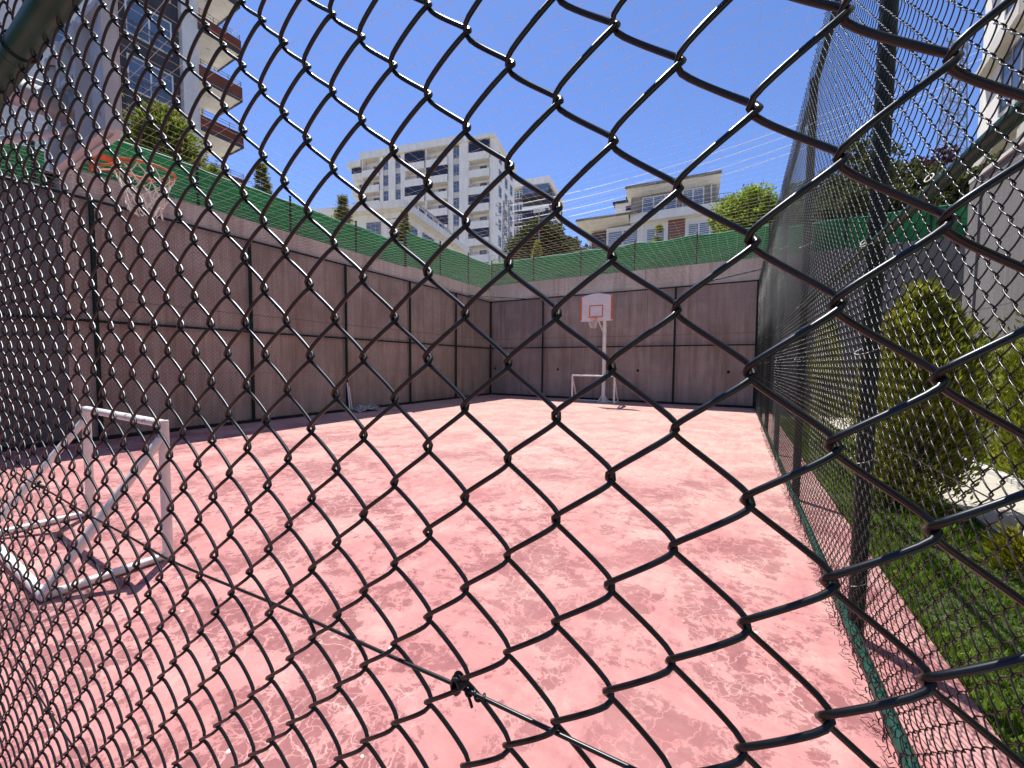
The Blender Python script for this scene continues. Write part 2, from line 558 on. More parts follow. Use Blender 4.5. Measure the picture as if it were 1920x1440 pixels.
# grass
def blades(name, n, region, hmin, hmax, mat):
    P = []
    while len(P) < n:
        x, y = region()
        P.append((x, y))
    P = np.array(P)
    h = rng.uniform(hmin, hmax, n) * (0.55 + 0.45 * np.sin(P[:, 0] * 7 + 2 * np.sin(P[:, 1] * 2.3)) + 0.35 * np.sin(P[:, 1] * 5.1 + P[:, 0] * 3))
    h = np.clip(h, 0.022, 0.16)
    a = rng.uniform(0, 2 * np.pi, n)
    wv = np.where(rng.random(n) < 0.3, h * 0.28 + 0.003, h * 0.08 + 0.002)
    lean = rng.normal(0, 0.35, (n, 2)) * h[:, None]
    b0 = np.c_[P[:, 0] - np.cos(a) * wv, P[:, 1] - np.sin(a) * wv, np.full(n, -0.03)]
    b1 = np.c_[P[:, 0] + np.cos(a) * wv, P[:, 1] + np.sin(a) * wv, np.full(n, -0.03)]
    t = np.c_[P[:, 0] + lean[:, 0], P[:, 1] + lean[:, 1], h - 0.03]
    vvv = np.stack([b0, b1, t], 1).reshape(-1, 3)
    i = np.arange(n) * 3
    mb = MB()
    mb.add(vvv, np.c_[i, i + 1, i + 2, i + 2])
    return tag(mb.build(name, mat), 'green lawn grass between the pink court edge and the pale path', 'grass', kind='stuff')

def reg():
    u = random.random()
    if u < 0.78:
        return 1.075 + 1.27 * random.random() ** 0.95 + (random.uniform(-0.05, 0.02) if random.random() < 0.1 else 0), 1.05 + random.random() ** 1.5 * 14
    return random.uniform(3.58, 4.7), random.uniform(3, 16)
blades('grass', 100000, reg, 0.03, 0.11, MAT['grassblade'])
def reg2():
    return random.uniform(2.3, 3.5), 5.2 - random.random() ** 2 * 4
b = blades('grass', 16000, reg2, 0.03, 0.10, MAT['grassblade'])
b['label'] = 'short grass in front of the near end of the paved path'

# ------------------------------------------------------------------ retaining walls
t = empty('retaining_wall', (-11.6, 9, 0))
mb = MB(); mb.box(-0.28, 0.10, -6.5, 2.80, 0, 5.42); mb.box(-0.28, 0.10, 2.802, 8.96, 0, 5.50)
mb.build('wall', MAT['wall'], t)
tag(t, 'tall brown stained concrete wall along the left side of the court', 'wall')
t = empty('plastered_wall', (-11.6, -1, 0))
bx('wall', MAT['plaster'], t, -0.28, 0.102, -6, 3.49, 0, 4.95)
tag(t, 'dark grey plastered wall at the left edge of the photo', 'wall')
t = empty('retaining_wall', (0, 18.1, 0))
bx('wall', MAT['wall'], t, -11.50, 0.95, -0.15, 0.2, 0, 5.76)
for x in (-11.2, -7.61, -3.8, -0.29):
    mb = MB(); mb.tube([(x, -0.156, 1.39), (x, -0.10, 1.39)], 0.06, 16)
    mb.build('drain_hole', MAT['hole'], t, True)
tag(t, 'tall concrete wall with drain holes behind the far basketball hoop', 'wall')
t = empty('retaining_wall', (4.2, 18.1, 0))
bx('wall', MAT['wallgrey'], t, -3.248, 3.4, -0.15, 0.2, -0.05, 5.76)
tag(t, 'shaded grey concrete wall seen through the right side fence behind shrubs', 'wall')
t = empty('retaining_wall', (4.75, 13.4, 0))
mb = MB(); mb.box(-0.15, 0.2, -18, 0, 0, 5.9); mb.box(-0.19, -0.152, -0.45, 0.03, 0, 5.88)
mb.build('wall', MAT['wallgrey'], t)
bx('coping', MAT['fgrey'], t, -0.2, 0.25, -18, 0.05, 5.903, 5.98)
tag(t, 'plain grey rendered wall at the right edge below the white building', 'wall')
t = empty('retaining_wall', (7.6, 16, 0))
bx('wall', MAT['wallgrey'], t, 0, 0.25, -2.4, 1.95, 0, 5.76)
tag(t, 'short grey return wall closing the garden corner', 'wall')

# ------------------------------------------------------------------ green screens on the walls
def screen_fence(name, label, pts, h0, h1, spacing, rail=True, sag=0.05):
    """pts: two ends (x,y); panel between z h0..h1 following the line"""
    (x0, y0), (x1, y1) = pts
    L = math.hypot(x1 - x0, y1 - y0)
    t = empty(name, (x0, y0, h0), math.atan2(y1 - y0, x1 - x0))
    n = max(2, int(L / 0.12))
    nz = 6
    S = np.linspace(0, L, n)
    vv = []
    for j in range(nz + 1):
        for s_ in S:
            k = (s_ / spacing) % 1.0
            top = (h1 - h0) - (0.05 * math.sin(math.pi * k) + 0.02 * math.sin(s_ * 3.1)) * sag / 0.05
            z = top * j / nz
            bul = 0.09 * math.sin(math.pi * k) * math.sin(math.pi * j / nz) * (1 + 0.4 * math.sin(s_ * 1.7)) + 0.008 * math.sin(s_ * 13 + j)
            vv.append((s_, bul, z))
    ff = [(j * n + i, j * n + i + 1, (j + 1) * n + i + 1, (j + 1) * n + i) for j in range(nz) for i in range(n - 1)]
    mb = MB(); mb.add(vv, ff)
    p = mb.build('screen_panel', MAT['screen'], t, True)
    mb = MB(); mb.tube([vv[nz * n + i] for i in range(n)], 0.018, 5, ref=(0, 0, 1))
    mb.build('edge_cord', MAT['trim'], t, True)
    s_ = 0.0
    while s_ <= L + 0.01:
        mb = MB(); mb.tube([(s_, -0.045, -0.25), (s_, -0.045, h1 - h0 + 0.10)], 0.03, 8)
        mb.tube([(s_, -0.045, h1 - h0 + 0.10), (s_, -0.045, h1 - h0 + 0.13)], 0.036, 8)
        mb.build('post', MAT['tubedark'], t, True)
        s_ += spacing
    tag(t, label, 'fence', 'green screen fences on top of the walls')
    return t

screen_fence('screen_fence', 'low green mesh screen running along the left wall beside the near hoop', ((-11.62, 2.5), (-11.62, 11.75)), 5.40, 6.38, 2.31)
screen_fence('screen_fence', 'taller short green mesh screen on the left wall near the far corner', ((-11.62, 11.8), (-11.62, 18.1)), 5.48, 6.90, 2.1)
screen_fence('screen_fence', 'long green mesh screen on the back wall in front of the villa', ((-11.55, 18.12), (0.9, 18.12)), 5.74, 6.98, 2.49)
screen_fence('screen_fence', 'green mesh screen on the wall seen through the right side fence', ((1.0, 18.12), (7.5, 18.12)), 5.74, 6.85, 2.16)
screen_fence('screen_fence', 'small lowest green screen at the left edge of the photo', ((-11.66, -3.0), (-11.66, 2.35)), 4.93, 5.62, 2.6)

# ------------------------------------------------------------------ chain link
def picket_paths(P0, a, b, k0, k1, ztop, zbot, seg, B, A_extra=0.0027, noise=0.0, front=(0, -1, 0)):
    """vertical wires of a chain-link mesh. lattice node = P0 + i a + j b."""
    a = np.array(a, float); b = np.array(b, float); P0 = np.array(P0, float); front = np.array(front, float)
    ah = a / np.linalg.norm(a)
    d = np.linalg.norm(a)
    ks = np.arange(k0, k1)
    j0 = (ztop - P0[2]) / b[2]
    j1 = (zbot - P0[2]) / b[2]
    M_ = int((j1 - j0) * seg / 2)
    J = np.linspace(j0, j1, M_)
    K, JJ = np.meshgrid(ks, J, indexing='ij')
    phi = np.pi / 2 + np.pi * (K + 1 - JJ)
    q = 0.955
    X = np.arcsin(q * np.sin(phi)) / np.arcsin(q) * (d / 2 + A_extra)
    c = np.cos(phi)
    Y = B * (0.72 * np.tanh(3.0 * c) + 0.34 * c)
    base = P0 + (K + 0.5)[..., None] * a + JJ[..., None] * b
    if noise:
        n1 = np.sin(K * 0.7 + JJ * 0.31 + 1.3) * 0.5 + np.sin(K * 1.9 - JJ * 0.23) * 0.5
        n2 = np.sin(K * 0.43 - JJ * 0.57 + 0.3) * 0.5 + np.sin(JJ * 1.07 + K * 1.31) * 0.5
        base = base + (n1 * noise)[..., None] * ah + (n2 * noise)[..., None] * np.array([0, 0, 1.0])
        jit = rng.normal(0, noise * 0.25, (len(ks), 1, 3)) * np.array([1, 0.4, 1])
        base = base + jit
    return base + X[..., None] * ah + Y[..., None] * front

def fence_frame(t, segs, side_post_r, x_or_y, rails, rail_r, mat=None):
    pass

# --- front fence (right before the camera)
ff_ = empty('chain_link_fence', (0.68, 0.36, 0))
tag(ff_, 'dark chain link fence close up right in front of the camera, running off left', 'fence')
inv = Vector((0.68, 0.36, 0))
def local(P, o=inv):
    return np.asarray(P) - np.array(o)
k_ = 1.447
P0 = np.array([-0.19996, 0.22662, 1.90476 - 1.65]) * k_ + np.array([0, 0, 1.65])
av = np.array([0.03358748, 0.00079404, -0.00055843]) * k_
bv = np.array([0.00043696, -0.00060165, -0.03179131]) * k_
# lattice index of the right corner
kr = int((0.655 - P0[0]) / av[0])
kl = int((-2.55 - P0[0]) / av[0])
mb = MB()
paths = picket_paths(P0, av, bv, kl, kr, 4.0, -0.0 + 0.06, 20, 0.0060, 0.0028, 0.0015)
mb.tubes(local(paths), 0.00242, 8, av / np.linalg.norm(av))
mb.build('chain_mesh', MAT['pvc'], ff_, True)
# coarser continuation to the left, out of the picture
avl = np.array([0.0486, 0, 0.0]); bvl = np.array([0, 0, -0.046])
mb = MB()
paths = picket_paths((-2.6, 0.33, 2.0), avl, bvl, -180, 0, 4.8, 0.06, 4, 0.0056)
mb.tubes(local(paths), 0.0026, 3, (1, 0, 0))
mb.build('chain_mesh', MAT['pvc_far'], ff_, True)
for x in (0.68, -3.4, -6.1, -8.8, -11.3):
    cyl('post', MAT['tube'], ff_, local((x, 0.385, 0)), local((x, 0.385, 4.95)), 0.042)
# mid rail with its seam
mb = MB()
yr = 0.297
mb.tube([local((0.66, yr, HM)), local((-1.667, yr, HM - 0.002))], 0.0300, 32)
mb.tube([local((-1.6695, yr, HM - 0.002)), local((-11.3, yr, HM))], 0.0300, 32)
mb.tube([local((-1.64, yr, HM - 0.002)), local((-1.70, yr, HM - 0.002))], 0.0285, 24)
mb.build('rail', MAT['tube'], ff_, True)
cyl('rail', MAT['tube'], ff_, local((0.66, 0.385, HT)), local((-11.3, 0.385, HT)), 0.03)
# tension wires
def tension(pts, name='tension_wire'):
    n = 120
    S = np.linspace(0, 1, n)
    L0 = (pts[0][0] - np.array([p[0] for p in pts])) / (pts[0][0] - pts[-1][0])
    P = np.array([np.interp(S, L0, [p[c] for p in pts]) for c in range(3)]).T
    P[:, 2] += 0.0015 * np.sin(S * 47)
    mb = MB(); mb.tube(local(P), 0.0021, 8)
    return mb.build(name, MAT['pvc'], ff_, True)
tension([(0.66, 0.316, 1.335), (-0.116, 0.317, 1.318), (-0.247, 0.317, 1.317), (-0.94, 0.317, 1.275), (-1.78, 0.317, 1.275), (-3.4, 0.33, 1.28)])
tension([(0.66, 0.316, 0.585), (-0.9, 0.317, 0.57), (-1.81, 0.317, 0.565), (-3.4, 0.33, 0.57)])
def knot(c, r=0.0062):
    mb = MB()
    n = 60
    a = np.linspace(0, 2 * np.pi * 3.2, n)
    wob = 1 + 0.18 * np.sin(a * 0.7 + 1)
    P = np.c_[c[0] - 0.001 + 0.0052 * np.sin(a) * wob, c[1] - 0.006 + np.linspace(-0.002, 0.008, n), c[2] + 0.0035 + 0.0078 * np.cos(a) * wob]
    mb.tube(local(P), 0.0018, 8, ref=(0, 1, 0))
    a = np.linspace(0, 2 * np.pi * 2.5, 40)      # twisted tail lying along the wire
    P = np.c_[c[0] + 0.006 + np.linspace(0, 0.028, 40), c[1] + 0.0036 * np.cos(a), c[2] - 0.001 + 0.0036 * np.sin(a)]
    mb.tube(local(P), 0.0016, 7, ref=(0, 0, 1))
    mb.tube(local([(c[0] + 0.012, c[1] - 0.002, c[2] - 0.002), (c[0] + 0.017, c[1] - 0.004, c[2] - 0.007), (c[0] + 0.019, c[1] - 0.004, c[2] - 0.012)]), 0.0016, 7)
    return mb.build('tie_wire', MAT['pvc'], ff_, True)
knot((-0.2405, 0.318, 1.3155))
knot((-1.79, 0.318, 1.279))
knot((-1.81, 0.318, 0.567))
# tie wire looped round the mid rail
mb = MB()
a = np.linspace(0, 2 * np.pi * 2.2, 50)
mb.tube(local(np.c_[-1.62 + np.linspace(-0.01, 0.012, 50), yr + 0.0335 * np.cos(a), HM + 0.0335 * np.sin(a)]), 0.0017, 6, ref=(1, 0, 0))
mb.tube(local([(-1.62, 0.33, HM - 0.02), (-1.59, 0.335, HM - 0.045), (-1.53, 0.325, HM - 0.06), (-1.47, 0.32, HM - 0.085)]), 0.0017, 6)
mb.tube(local([(-1.62, 0.33, HM - 0.025), (-1.60, 0.33, HM - 0.07), (-1.62, 0.325, HM - 0.10)]), 0.0017, 6)
mb.build('tie_wire', MAT['pvc'], ff_, True)

# --- right side fence
rf = empty('chain_link_fence', (XR, 9, 0))
tag(rf, 'tall chain link side fence receding along the right edge of the court', 'fence')
ro = Vector((XR, 9, 0))
mb = MB()
A_ = (0, 0.0486, 0); B_ = (0, 0, -0.046)
for (ya, yb, seg, sides, r) in ((0.36, 4.6, 10, 5, 0.0024), (4.6, 9.0, 6, 4, 0.0022), (9.0, 17.7, 4, 3, 0.0019)):
    ka = int(round((ya - 0.36) / 0.0486)); kb_ = int(round((yb - 0.36) / 0.0486))
    paths = picket_paths((0.615, 0.36, 2.0), A_, B_, ka, kb_, 5.0, 0.05, seg, 0.0058, 0.003, 0.0016, front=(-1, 0, 0))
    # loose bottom edge of the mesh
    n_ = paths.shape[1]
    wob = np.zeros(paths.shape[:2]); wob[:, -n_ // 40:] = 1
    paths[..., 0] += wob * rng.normal(-0.008, 0.010, paths.shape[:1])[:, None]
    mb.tubes(paths - np.array(ro), r, sides, (0, 1, 0))
mb.build('chain_mesh', MAT['pvc_far'], rf, True)
# twisted loose wire ends along the foot of the mesh
mb = MB()
for y in np.arange(0.5, 12, 0.0486):
    x0 = 0.60 + random.uniform(-0.01, 0.005)
    z0 = random.uniform(0.03, 0.07)
    mb.tube(np.array([(x0, y, z0), (x0 - random.uniform(0.01, 0.035), y + random.uniform(-0.02, 0.02), z0 - random.uniform(-0.02, 0.02)),
                      (x0 - random.uniform(0.02, 0.05), y + random.uniform(-0.03, 0.03), z0 + random.uniform(-0.02, 0.03))]) - np.array(ro), 0.002, 3, caps=False)
mb.build('loose_wire_ends', MAT['pvc_far'], rf, False)['kind'] = 'stuff'
for i in range(7):
    y = 0.30 + 2.86 * i if i else 0.42
    y = [0.44, 3.08, 5.94, 8.80, 11.66, 14.5, 17.6][i]
    cyl('post', MAT['tubedark'], rf, np.array((XR, y, 0)) - np.array(ro), np.array((XR, y, 5.02)) - np.array(ro), 0.042, 16)
    for zz in (0.35, 1.1, 1.75, 2.38, 3.1, 3.8, 4.5):
        a = np.linspace(0, 2 * np.pi, 14)
        mb = MB()
        mb.tube(np.c_[XR - 0.012 + 0.060 * np.cos(a), y + 0.046 * np.sin(a), zz + 0.03 * np.sin(a + 1)] - np.array(ro), 0.0022, 4, ref=(0, 0, 1))
        mb.build('tie_wire', MAT['netcord'], rf, True)
for z, r in ((0.075, 0.030), (2.375, 0.026), (HT, 0.030)):
    cyl('rail', MAT['tube'], rf, np.array((XR - 0.005 if z > 1 else XR - 0.03, 0.46, z)) - np.array(ro), np.array((XR - 0.005 if z > 1 else XR - 0.03, 17.7, z)) - np.array(ro), r)
mb = MB()
S = np.linspace(0, 1, 90)
mb.tube(np.c_[np.full(90, XR + 0.05), 0.46 + S * 17.2, 2.435 + 0.012 * np.sin(S * 40)] - np.array(ro), 0.014, 6, ref=(0, 0, 1))
mb.build('black_cable', MAT['pvc_far'], rf, True)
for z in (1.3,):
    mb = MB(); mb.tube(np.array([(0.60, 0.46, z), (0.60, 17.7, z)]) - np.array(ro), 0.0022, 5)
    mb.build('tension_wire', MAT['pvc_far'], rf, True)
for zz, y in ((1.27, 1.37), (2.36, 1.5), (2.36, 2.1), (2.36, 3.0)):
    a = np.linspace(0, 4 * np.pi, 24)
    mb = MB()
    mb.tube(np.c_[0.605 + 0.012 * np.cos(a), y + 0.014 * np.sin(a), zz + 0.016 * np.sin(a + 0.8)] - np.array(ro), 0.0022, 4, ref=(0, 0, 1))
    mb.build('tie_wire', MAT['netcord'], rf, True)

# --- left wall lining
lf = empty('chain_link_fence', (XL, 9, 0))
tag(lf, 'chain link panels with dark posts lining the long left wall', 'fence')
lo_ = np.array((XL, 9, 0))
mb = MB()
paths = picket_paths((XL + 0.05, 0.36, 2.0), A_, B_, 0, int(17.4 / 0.0486), HT, 0.05, 3, 0.004, 0.0, 0.0, front=(1, 0, 0))
mb.tubes(paths - lo_, 0.0030, 3, (0, 1, 0))
mb.build('chain_mesh', MAT['pvc_far'], lf, True)
for i in range(6):
    y = YB - 2.98 * i
    cyl('post', MAT['tubedark'], lf, np.array((XL, y, 0)) - lo_, np.array((XL, y, 4.9)) - lo_, 0.042)
for z in (0.05, HM, HT):
    cyl('rail', MAT['tubedark'], lf, np.array((XL, 0.4, z)) - lo_, np.array((XL, YB - 0.05, z)) - lo_, 0.028)
bx('wall_foot_strip', MAT['darkstrip'], lf, -0.08, 0.03, -8.5, 8.7, 0.004, 0.075)

# --- back wall lining
bf = empty('chain_link_fence', (-5.4, YB, 0))
tag(bf, 'chain link panels with dark posts lining the far back wall', 'fence')
bo = np.array((-5.4, YB, 0))
mb = MB()
paths = picket_paths((XL + 0.05, YB - 0.05, 2.0), (0.0486, 0, 0), B_, 0, int(11.95 / 0.0486), HT, 0.05, 3, 0.004, 0.0, 0.0)
mb.tubes(paths - bo, 0.0030, 3, (1, 0, 0))
mb.build('chain_mesh', MAT['pvc_far'], bf, True)
for i in range(1, 5):
    x = XL + 3.03 * i
    if i == 4: x = 0.60
    cyl('post', MAT['tubedark'], bf, np.array((x, YB, 0)) - bo, np.array((x, YB, 4.9)) - bo, 0.042)
for z in (0.05, HM, HT):
    cyl('rail', MAT['tubedark'], bf, np.array((XL + 0.05, YB, z)) - bo, np.array((0.6, YB, z)) - bo, 0.028)
cyl('corner_brace', MAT['tubedark'], bf, np.array((-1.6, YB - 0.05, 4.90)) - bo, np.array((XR - 0.07, 15.9, 4.90)) - bo, 0.024)
cyl('corner_brace', MAT['tubedark'], bf, np.array((-9.35, YB - 0.05, 4.90)) - bo, np.array((XL + 0.07, 15.7, 4.90)) - bo, 0.024)
bx('wall_foot_strip', MAT['darkstrip'], bf, -5.9, 5.95, -0.03, 0.10, 0.004, 0.085)

# ------------------------------------------------------------------ overhead net
nb = MB()
CELL = 0.20
def sagz(x, y):
    u = (x - XL) / (XR - XL); v_ = (y - 0.4) / (17.35)
    return 4.90 - 0.22 * np.sin(np.pi * u) * np.sin(np.pi * v_) + 0.012 * np.sin(x * 3.3 + y * 2.1)
yy = np.linspace(0.42, YB - 0.03, 60)
X0 = np.arange(XL + 0.08, XR - 0.05, CELL)
P = np.stack([np.broadcast_to(X0[:, None], (len(X0), 60)) + 0.02 * np.sin(X0[:, None] * 9 + yy[None] * 1.3), np.broadcast_to(yy, (len(X0), 60)), sagz(X0[:, None], yy[None])], -1)
nb.tubes(P, 0.0013, 3, (0, 0, 1))
xx = np.linspace(XL + 0.04, XR - 0.04, 50)
Y0 = np.arange(0.5, YB - 0.05, CELL)
P = np.stack([np.broadcast_to(xx, (len(Y0), 50)), np.broadcast_to(Y0[:, None], (len(Y0), 50)) + 0.02 * np.sin(Y0[:, None] * 7 + xx[None] * 1.7), sagz(xx[None], Y0[:, None])], -1)
nb.tubes(P, 0.0015, 3, (0, 0, 1))
o = nb.build('overhead_net', MAT['netcord'], None, False)
tag(o, 'thin pale ball net stretched flat over the whole court', 'net')

# ------------------------------------------------------------------ basketball hoops
def rim_net(parent, n=12, R0=0.235, messy=0.0, seed=1, length=0.42):
    rr = random.Random(seed)
    mb = MB()
    rows = 6
    pts = {}
    for j in range(rows + 1):
        f = j / rows
        rad = R0 * (1 - 0.55 * f ** 0.8)
        for i in range(2 * n):
            a = math.pi * i / n + (0)
            pts[(i, j)] = (rad * math.cos(a) + rr.uniform(-1, 1) * messy * f, rad * math.sin(a) + rr.uniform(-1, 1) * messy * f,
                           -0.02 - length * f + rr.uniform(-1, 1) * messy * 1.3 * f)
    for i in range(0, 2 * n, 2):
        for sgn in (1, -1):
            line = [pts[((i + sgn * j) % (2 * n), j)] for j in range(rows + 1)]
            L2 = []
            for p, q in zip(line[:-1], line[1:]):
                p = np.array(p); q = np.array(q)
                L2 += [p, (p + q) / 2 + np.array([rr.uniform(-1, 1) * messy * .3, rr.uniform(-1, 1) * messy * .3, -0.01])]
            L2.append(np.array(line[-1]))
            mb.tube(L2, 0.0045, 4, caps=False, ref=(0.3, 0.5, 0.1))
    return mb.build('net', MAT['cord'], parent, True)

def make_hoop(loc, facing, label, messy, board_w=1.40, pole_off=1.25, zb=3.42, zt=4.42, arch=0.14, back_frame=True, rimz=3.52, pole_x=0.0, rim_x=0.0):
    """local: board plane at y=0, +y toward the court"""
    t = empty('basketball_hoop', (loc[0], loc[1], 0), 0 if facing > 0 else math.pi)
    tag(t, label, 'basketball hoop', 'basketball hoops')
    hw = board_w / 2
    # board outline with an arched top
    poly = [(-hw, zb + 0.05), (-hw + 0.05, zb), (hw - 0.05, zb), (hw, zb + 0.05), (hw, zt)]
    for a in np.linspace(0, 1, 14)[1:-1]:
        poly.append((hw - 2 * hw * a, zt + arch * math.sin(math.pi * a)))
    poly.append((-hw, zt))
    mb = MB(); mb.prism(poly, 'y', -0.02, 0.02)
    bd = mb.build('backboard', MAT['board'] if facing < 0 else MAT['boardback'], t)
    # orange side bands
    for s_ in (-1, 1):
        mb = MB(); x = s_ * (hw - 0.035)
        mb.box(x - 0.034, x + 0.034, 0.0205, 0.024, zb + 0.05, zt)
        if facing < 0: mb.box(s_ * hw - 0.0 if s_ > 0 else -hw - 0.012, s_ * hw + 0.012 if s_ > 0 else -hw, -0.022, 0.022, zb + 0.05, zt)
        mb.build('side_band', MAT['orange'], bd)
    mb = MB()
    sw, s0, s1, lw = 0.29, rimz + 0.02, rimz + 0.52, 0.022
    mb.box(-sw, -sw + lw * 2, 0.0206, 0.025, s0, s1); mb.box(sw - lw * 2, sw, 0.0206, 0.025, s0, s1)
    mb.box(-sw + lw * 2, sw - lw * 2, 0.0206, 0.025, s1 - lw * 2, s1); mb.box(-sw + lw * 2, sw - lw * 2, 0.0206, 0.025, s0, s0 + lw * 2)
    mb.build('target_square', MAT['orange'], bd)
    # back frame of angle steel and bolts
    mb = MB()
    for x in (-hw + 0.03, hw - 0.03):
        mb.box(x - 0.03, x + 0.03, -0.075, -0.0205, zb + 0.02, zt)
    mb.box(-hw + 0.06, hw - 0.06, -0.075, -0.0205, zb + 0.02, zb + 0.08)
    mb.box(-hw + 0.06, hw - 0.06, -0.07, -0.0205, zt - 0.06, zt - 0.01)
    for x in (-0.22, 0.22):
        mb.box(x - 0.025, x + 0.025, -0.11, -0.0205, zb + 0.081, zt - 0.061)
    for z in (zb + 0.33, zb + 0.62):
        mb.box(-0.194, 0.194, -0.10, -0.06, z, z + 0.05)
    for x in (-0.45, -0.3, 0.3, 0.45):
        for z in (zb + 0.25, zb + 0.7):
            mb.tube([(x, -0.034, z), (x, -0.0205, z)], 0.016, 8)
    mb.build('back_frame', MAT['boardback'], bd)
    # rim
    rm = MB()
    a = np.linspace(0, 2 * np.pi, 37)
    yc = 0.40
    rm.tube(np.c_[rim_x + 0.235 * np.cos(a), yc + 0.235 * np.sin(a), np.full(37, rimz)], 0.012, 8, ref=(0, 0, 1))
    for s_ in (-1, 1):
        rm.tube([(rim_x + s_ * 0.08, 0.03, rimz - 0.13), (rim_x + s_ * 0.17, 0.26, rimz - 0.01)], 0.009, 6)
    rm.prism([(rim_x - 0.07, rimz - 0.14), (rim_x + 0.07, rimz - 0.14), (rim_x + 0.07, rimz + 0.005), (rim_x - 0.07, rimz + 0.005)], 'y', 0.0255, 0.035)
    rm.prism([(rim_x - 0.09, 0.035), (rim_x + 0.09, 0.035), (rim_x + 0.05, 0.17), (rim_x - 0.05, 0.17)], 'z', rimz - 0.008, rimz + 0.006)
    rim = rm.build('rim', MAT['orange'], t, True)
    # hooks of the net
    net = rim_net(rim, messy=messy, seed=3 if messy > 0.03 else 5)
    net.location = (rim_x, yc, rimz)
    # pole and arm
    cyl('pole', MAT['white'], t, (pole_x, -pole_off, 0.0), (pole_x, -pole_off, zb - 0.05 if facing < 0 else zb + 0.45), 0.085, 18)
    mb = MB()
    if facing > 0:
        mb.box(pole_x - 0.09, pole_x + 0.09, -pole_off, -0.12, zb + 0.28, zb + 0.44)
        mb.tube([(pole_x, -pole_off, zb + 0.50), (pole_x, -0.10, zb + 0.50)], 0.024, 10)
        mb.tube([(pole_x, -pole_off, zb - 0.4), (pole_x, -0.10, zb + 0.2)], 0.03, 10)
    else:
        mb.tube([(pole_x, -pole_off, zb - 0.06), (pole_x, -pole_off + 0.06, zb + 0.15), (pole_x, -pole_off + 0.3, zb + 0.33), (pole_x, -0.11, zb + 0.42)], 0.075, 14, ref=(1, 0, 0))
        mb.tube([(pole_x, -pole_off + 0.05, zb - 0.45), (pole_x, -0.12, zb + 0.12)], 0.03, 10)
    mb.build('arm', MAT['boardback' if facing > 0 else 'white'], t, True)
    mb = MB()
    mb.box(pole_x - 0.22, pole_x + 0.22, -pole_off - 0.22, -pole_off + 0.22, 0.0, 0.02)
    for dx, dy in ((1, 0), (-1, 0), (0, 1), (0, -1)):
        ax = [(pole_x + dx * 0.08, -pole_off + dy * 0.08, 0.25), (pole_x + dx * 0.2, -pole_off + dy * 0.2, 0.02)]
        mb.tube(ax, 0.012, 4)
    mb.tube([(pole_x, -pole_off, 0.02), (pole_x, -pole_off, 0.20)], 0.10, 14)
    for dx, dy in ((1, 1), (-1, 1), (1, -1), (-1, -1)):
        mb.tube([(pole_x + dx * 0.05, -pole_off + dy * 0.05, 0.30), (pole_x + dx * 0.2, -pole_off + dy * 0.2, 0.015)], 0.02, 6)
    mb.build('base_plate', MAT['white'], t)
    return t

make_hoop((-5.17, 1.30), 1, 'near basketball hoop seen from behind its board, orange rim with torn net', 0.035, board_w=1.5, pole_off=0.95, zb=3.47, zt=4.55, rimz=3.53)
make_hoop((-5.05, 15.80), -1, 'far basketball hoop on a white pole with an arched white backboard', 0.022, board_w=1.34, pole_off=1.15, zb=3.40, zt=4.38, rimz=3.53, pole_x=-0.02, rim_x=0.0)

# ------------------------------------------------------------------ small football goals
def make_goal(loc, rz, label, wd, h, dep, r):
    t = empty('mini_goal', (loc[0], loc[1], 0), rz)
    tag(t, label, 'goal', 'small white goals')
    hw = wd / 2
    def tb(name, a, b, rr=r):
        return cyl(name, MAT['goal'], t, a, b, rr, 16)
    tb('crossbar', (-hw - r * 0.2, 0, h), (hw + r * 0.2, 0, h))
    for s_ in (-1, 1):
        tb('goalpost', (s_ * hw, 0, 0.0), (s_ * hw, 0, h + r * 0.8), r * 1.05)
        tb('brace', (s_ * hw, -0.02, h - 0.12), (s_ * hw, -dep, 0.05), r * 0.95)
        tb('ground_bar', (s_ * hw, 0, r), (s_ * hw, -dep - 0.02, r), r * 0.9)
    tb('back_bar', (-hw, -dep, r), (hw, -dep, r), r * 0.95)
    return t

make_goal((-5.01, 1.40), 0, 'near small white tube goal with slanting braces on the left of the court', 1.86, 1.135, 0.68, 0.034)
g2 = make_goal((-5.35, 16.45), math.pi, 'far small white goal in front of the distant hoop pole', 1.86, 1.16, 0.62, 0.034)
mb = MB()
rr = random.Random(4)
L_ = [(-0.93 + 0.035 + rr.uniform(-0.02, 0.02), -0.01, 1.0 - 0.03 * k) for k in range(30)]
mb.tube(L_, 0.012, 5, ref=(0, 1, 0))
for k in range(10):
    z = 1.0 - 0.09 * k
    mb.tube([(-0.90, -0.02, z), (-0.87, -0.03, z - 0.06), (-0.91, -0.02, z - 0.09)], 0.008, 4)
mb.build('net_remnant', MAT['cord'], g2, True)

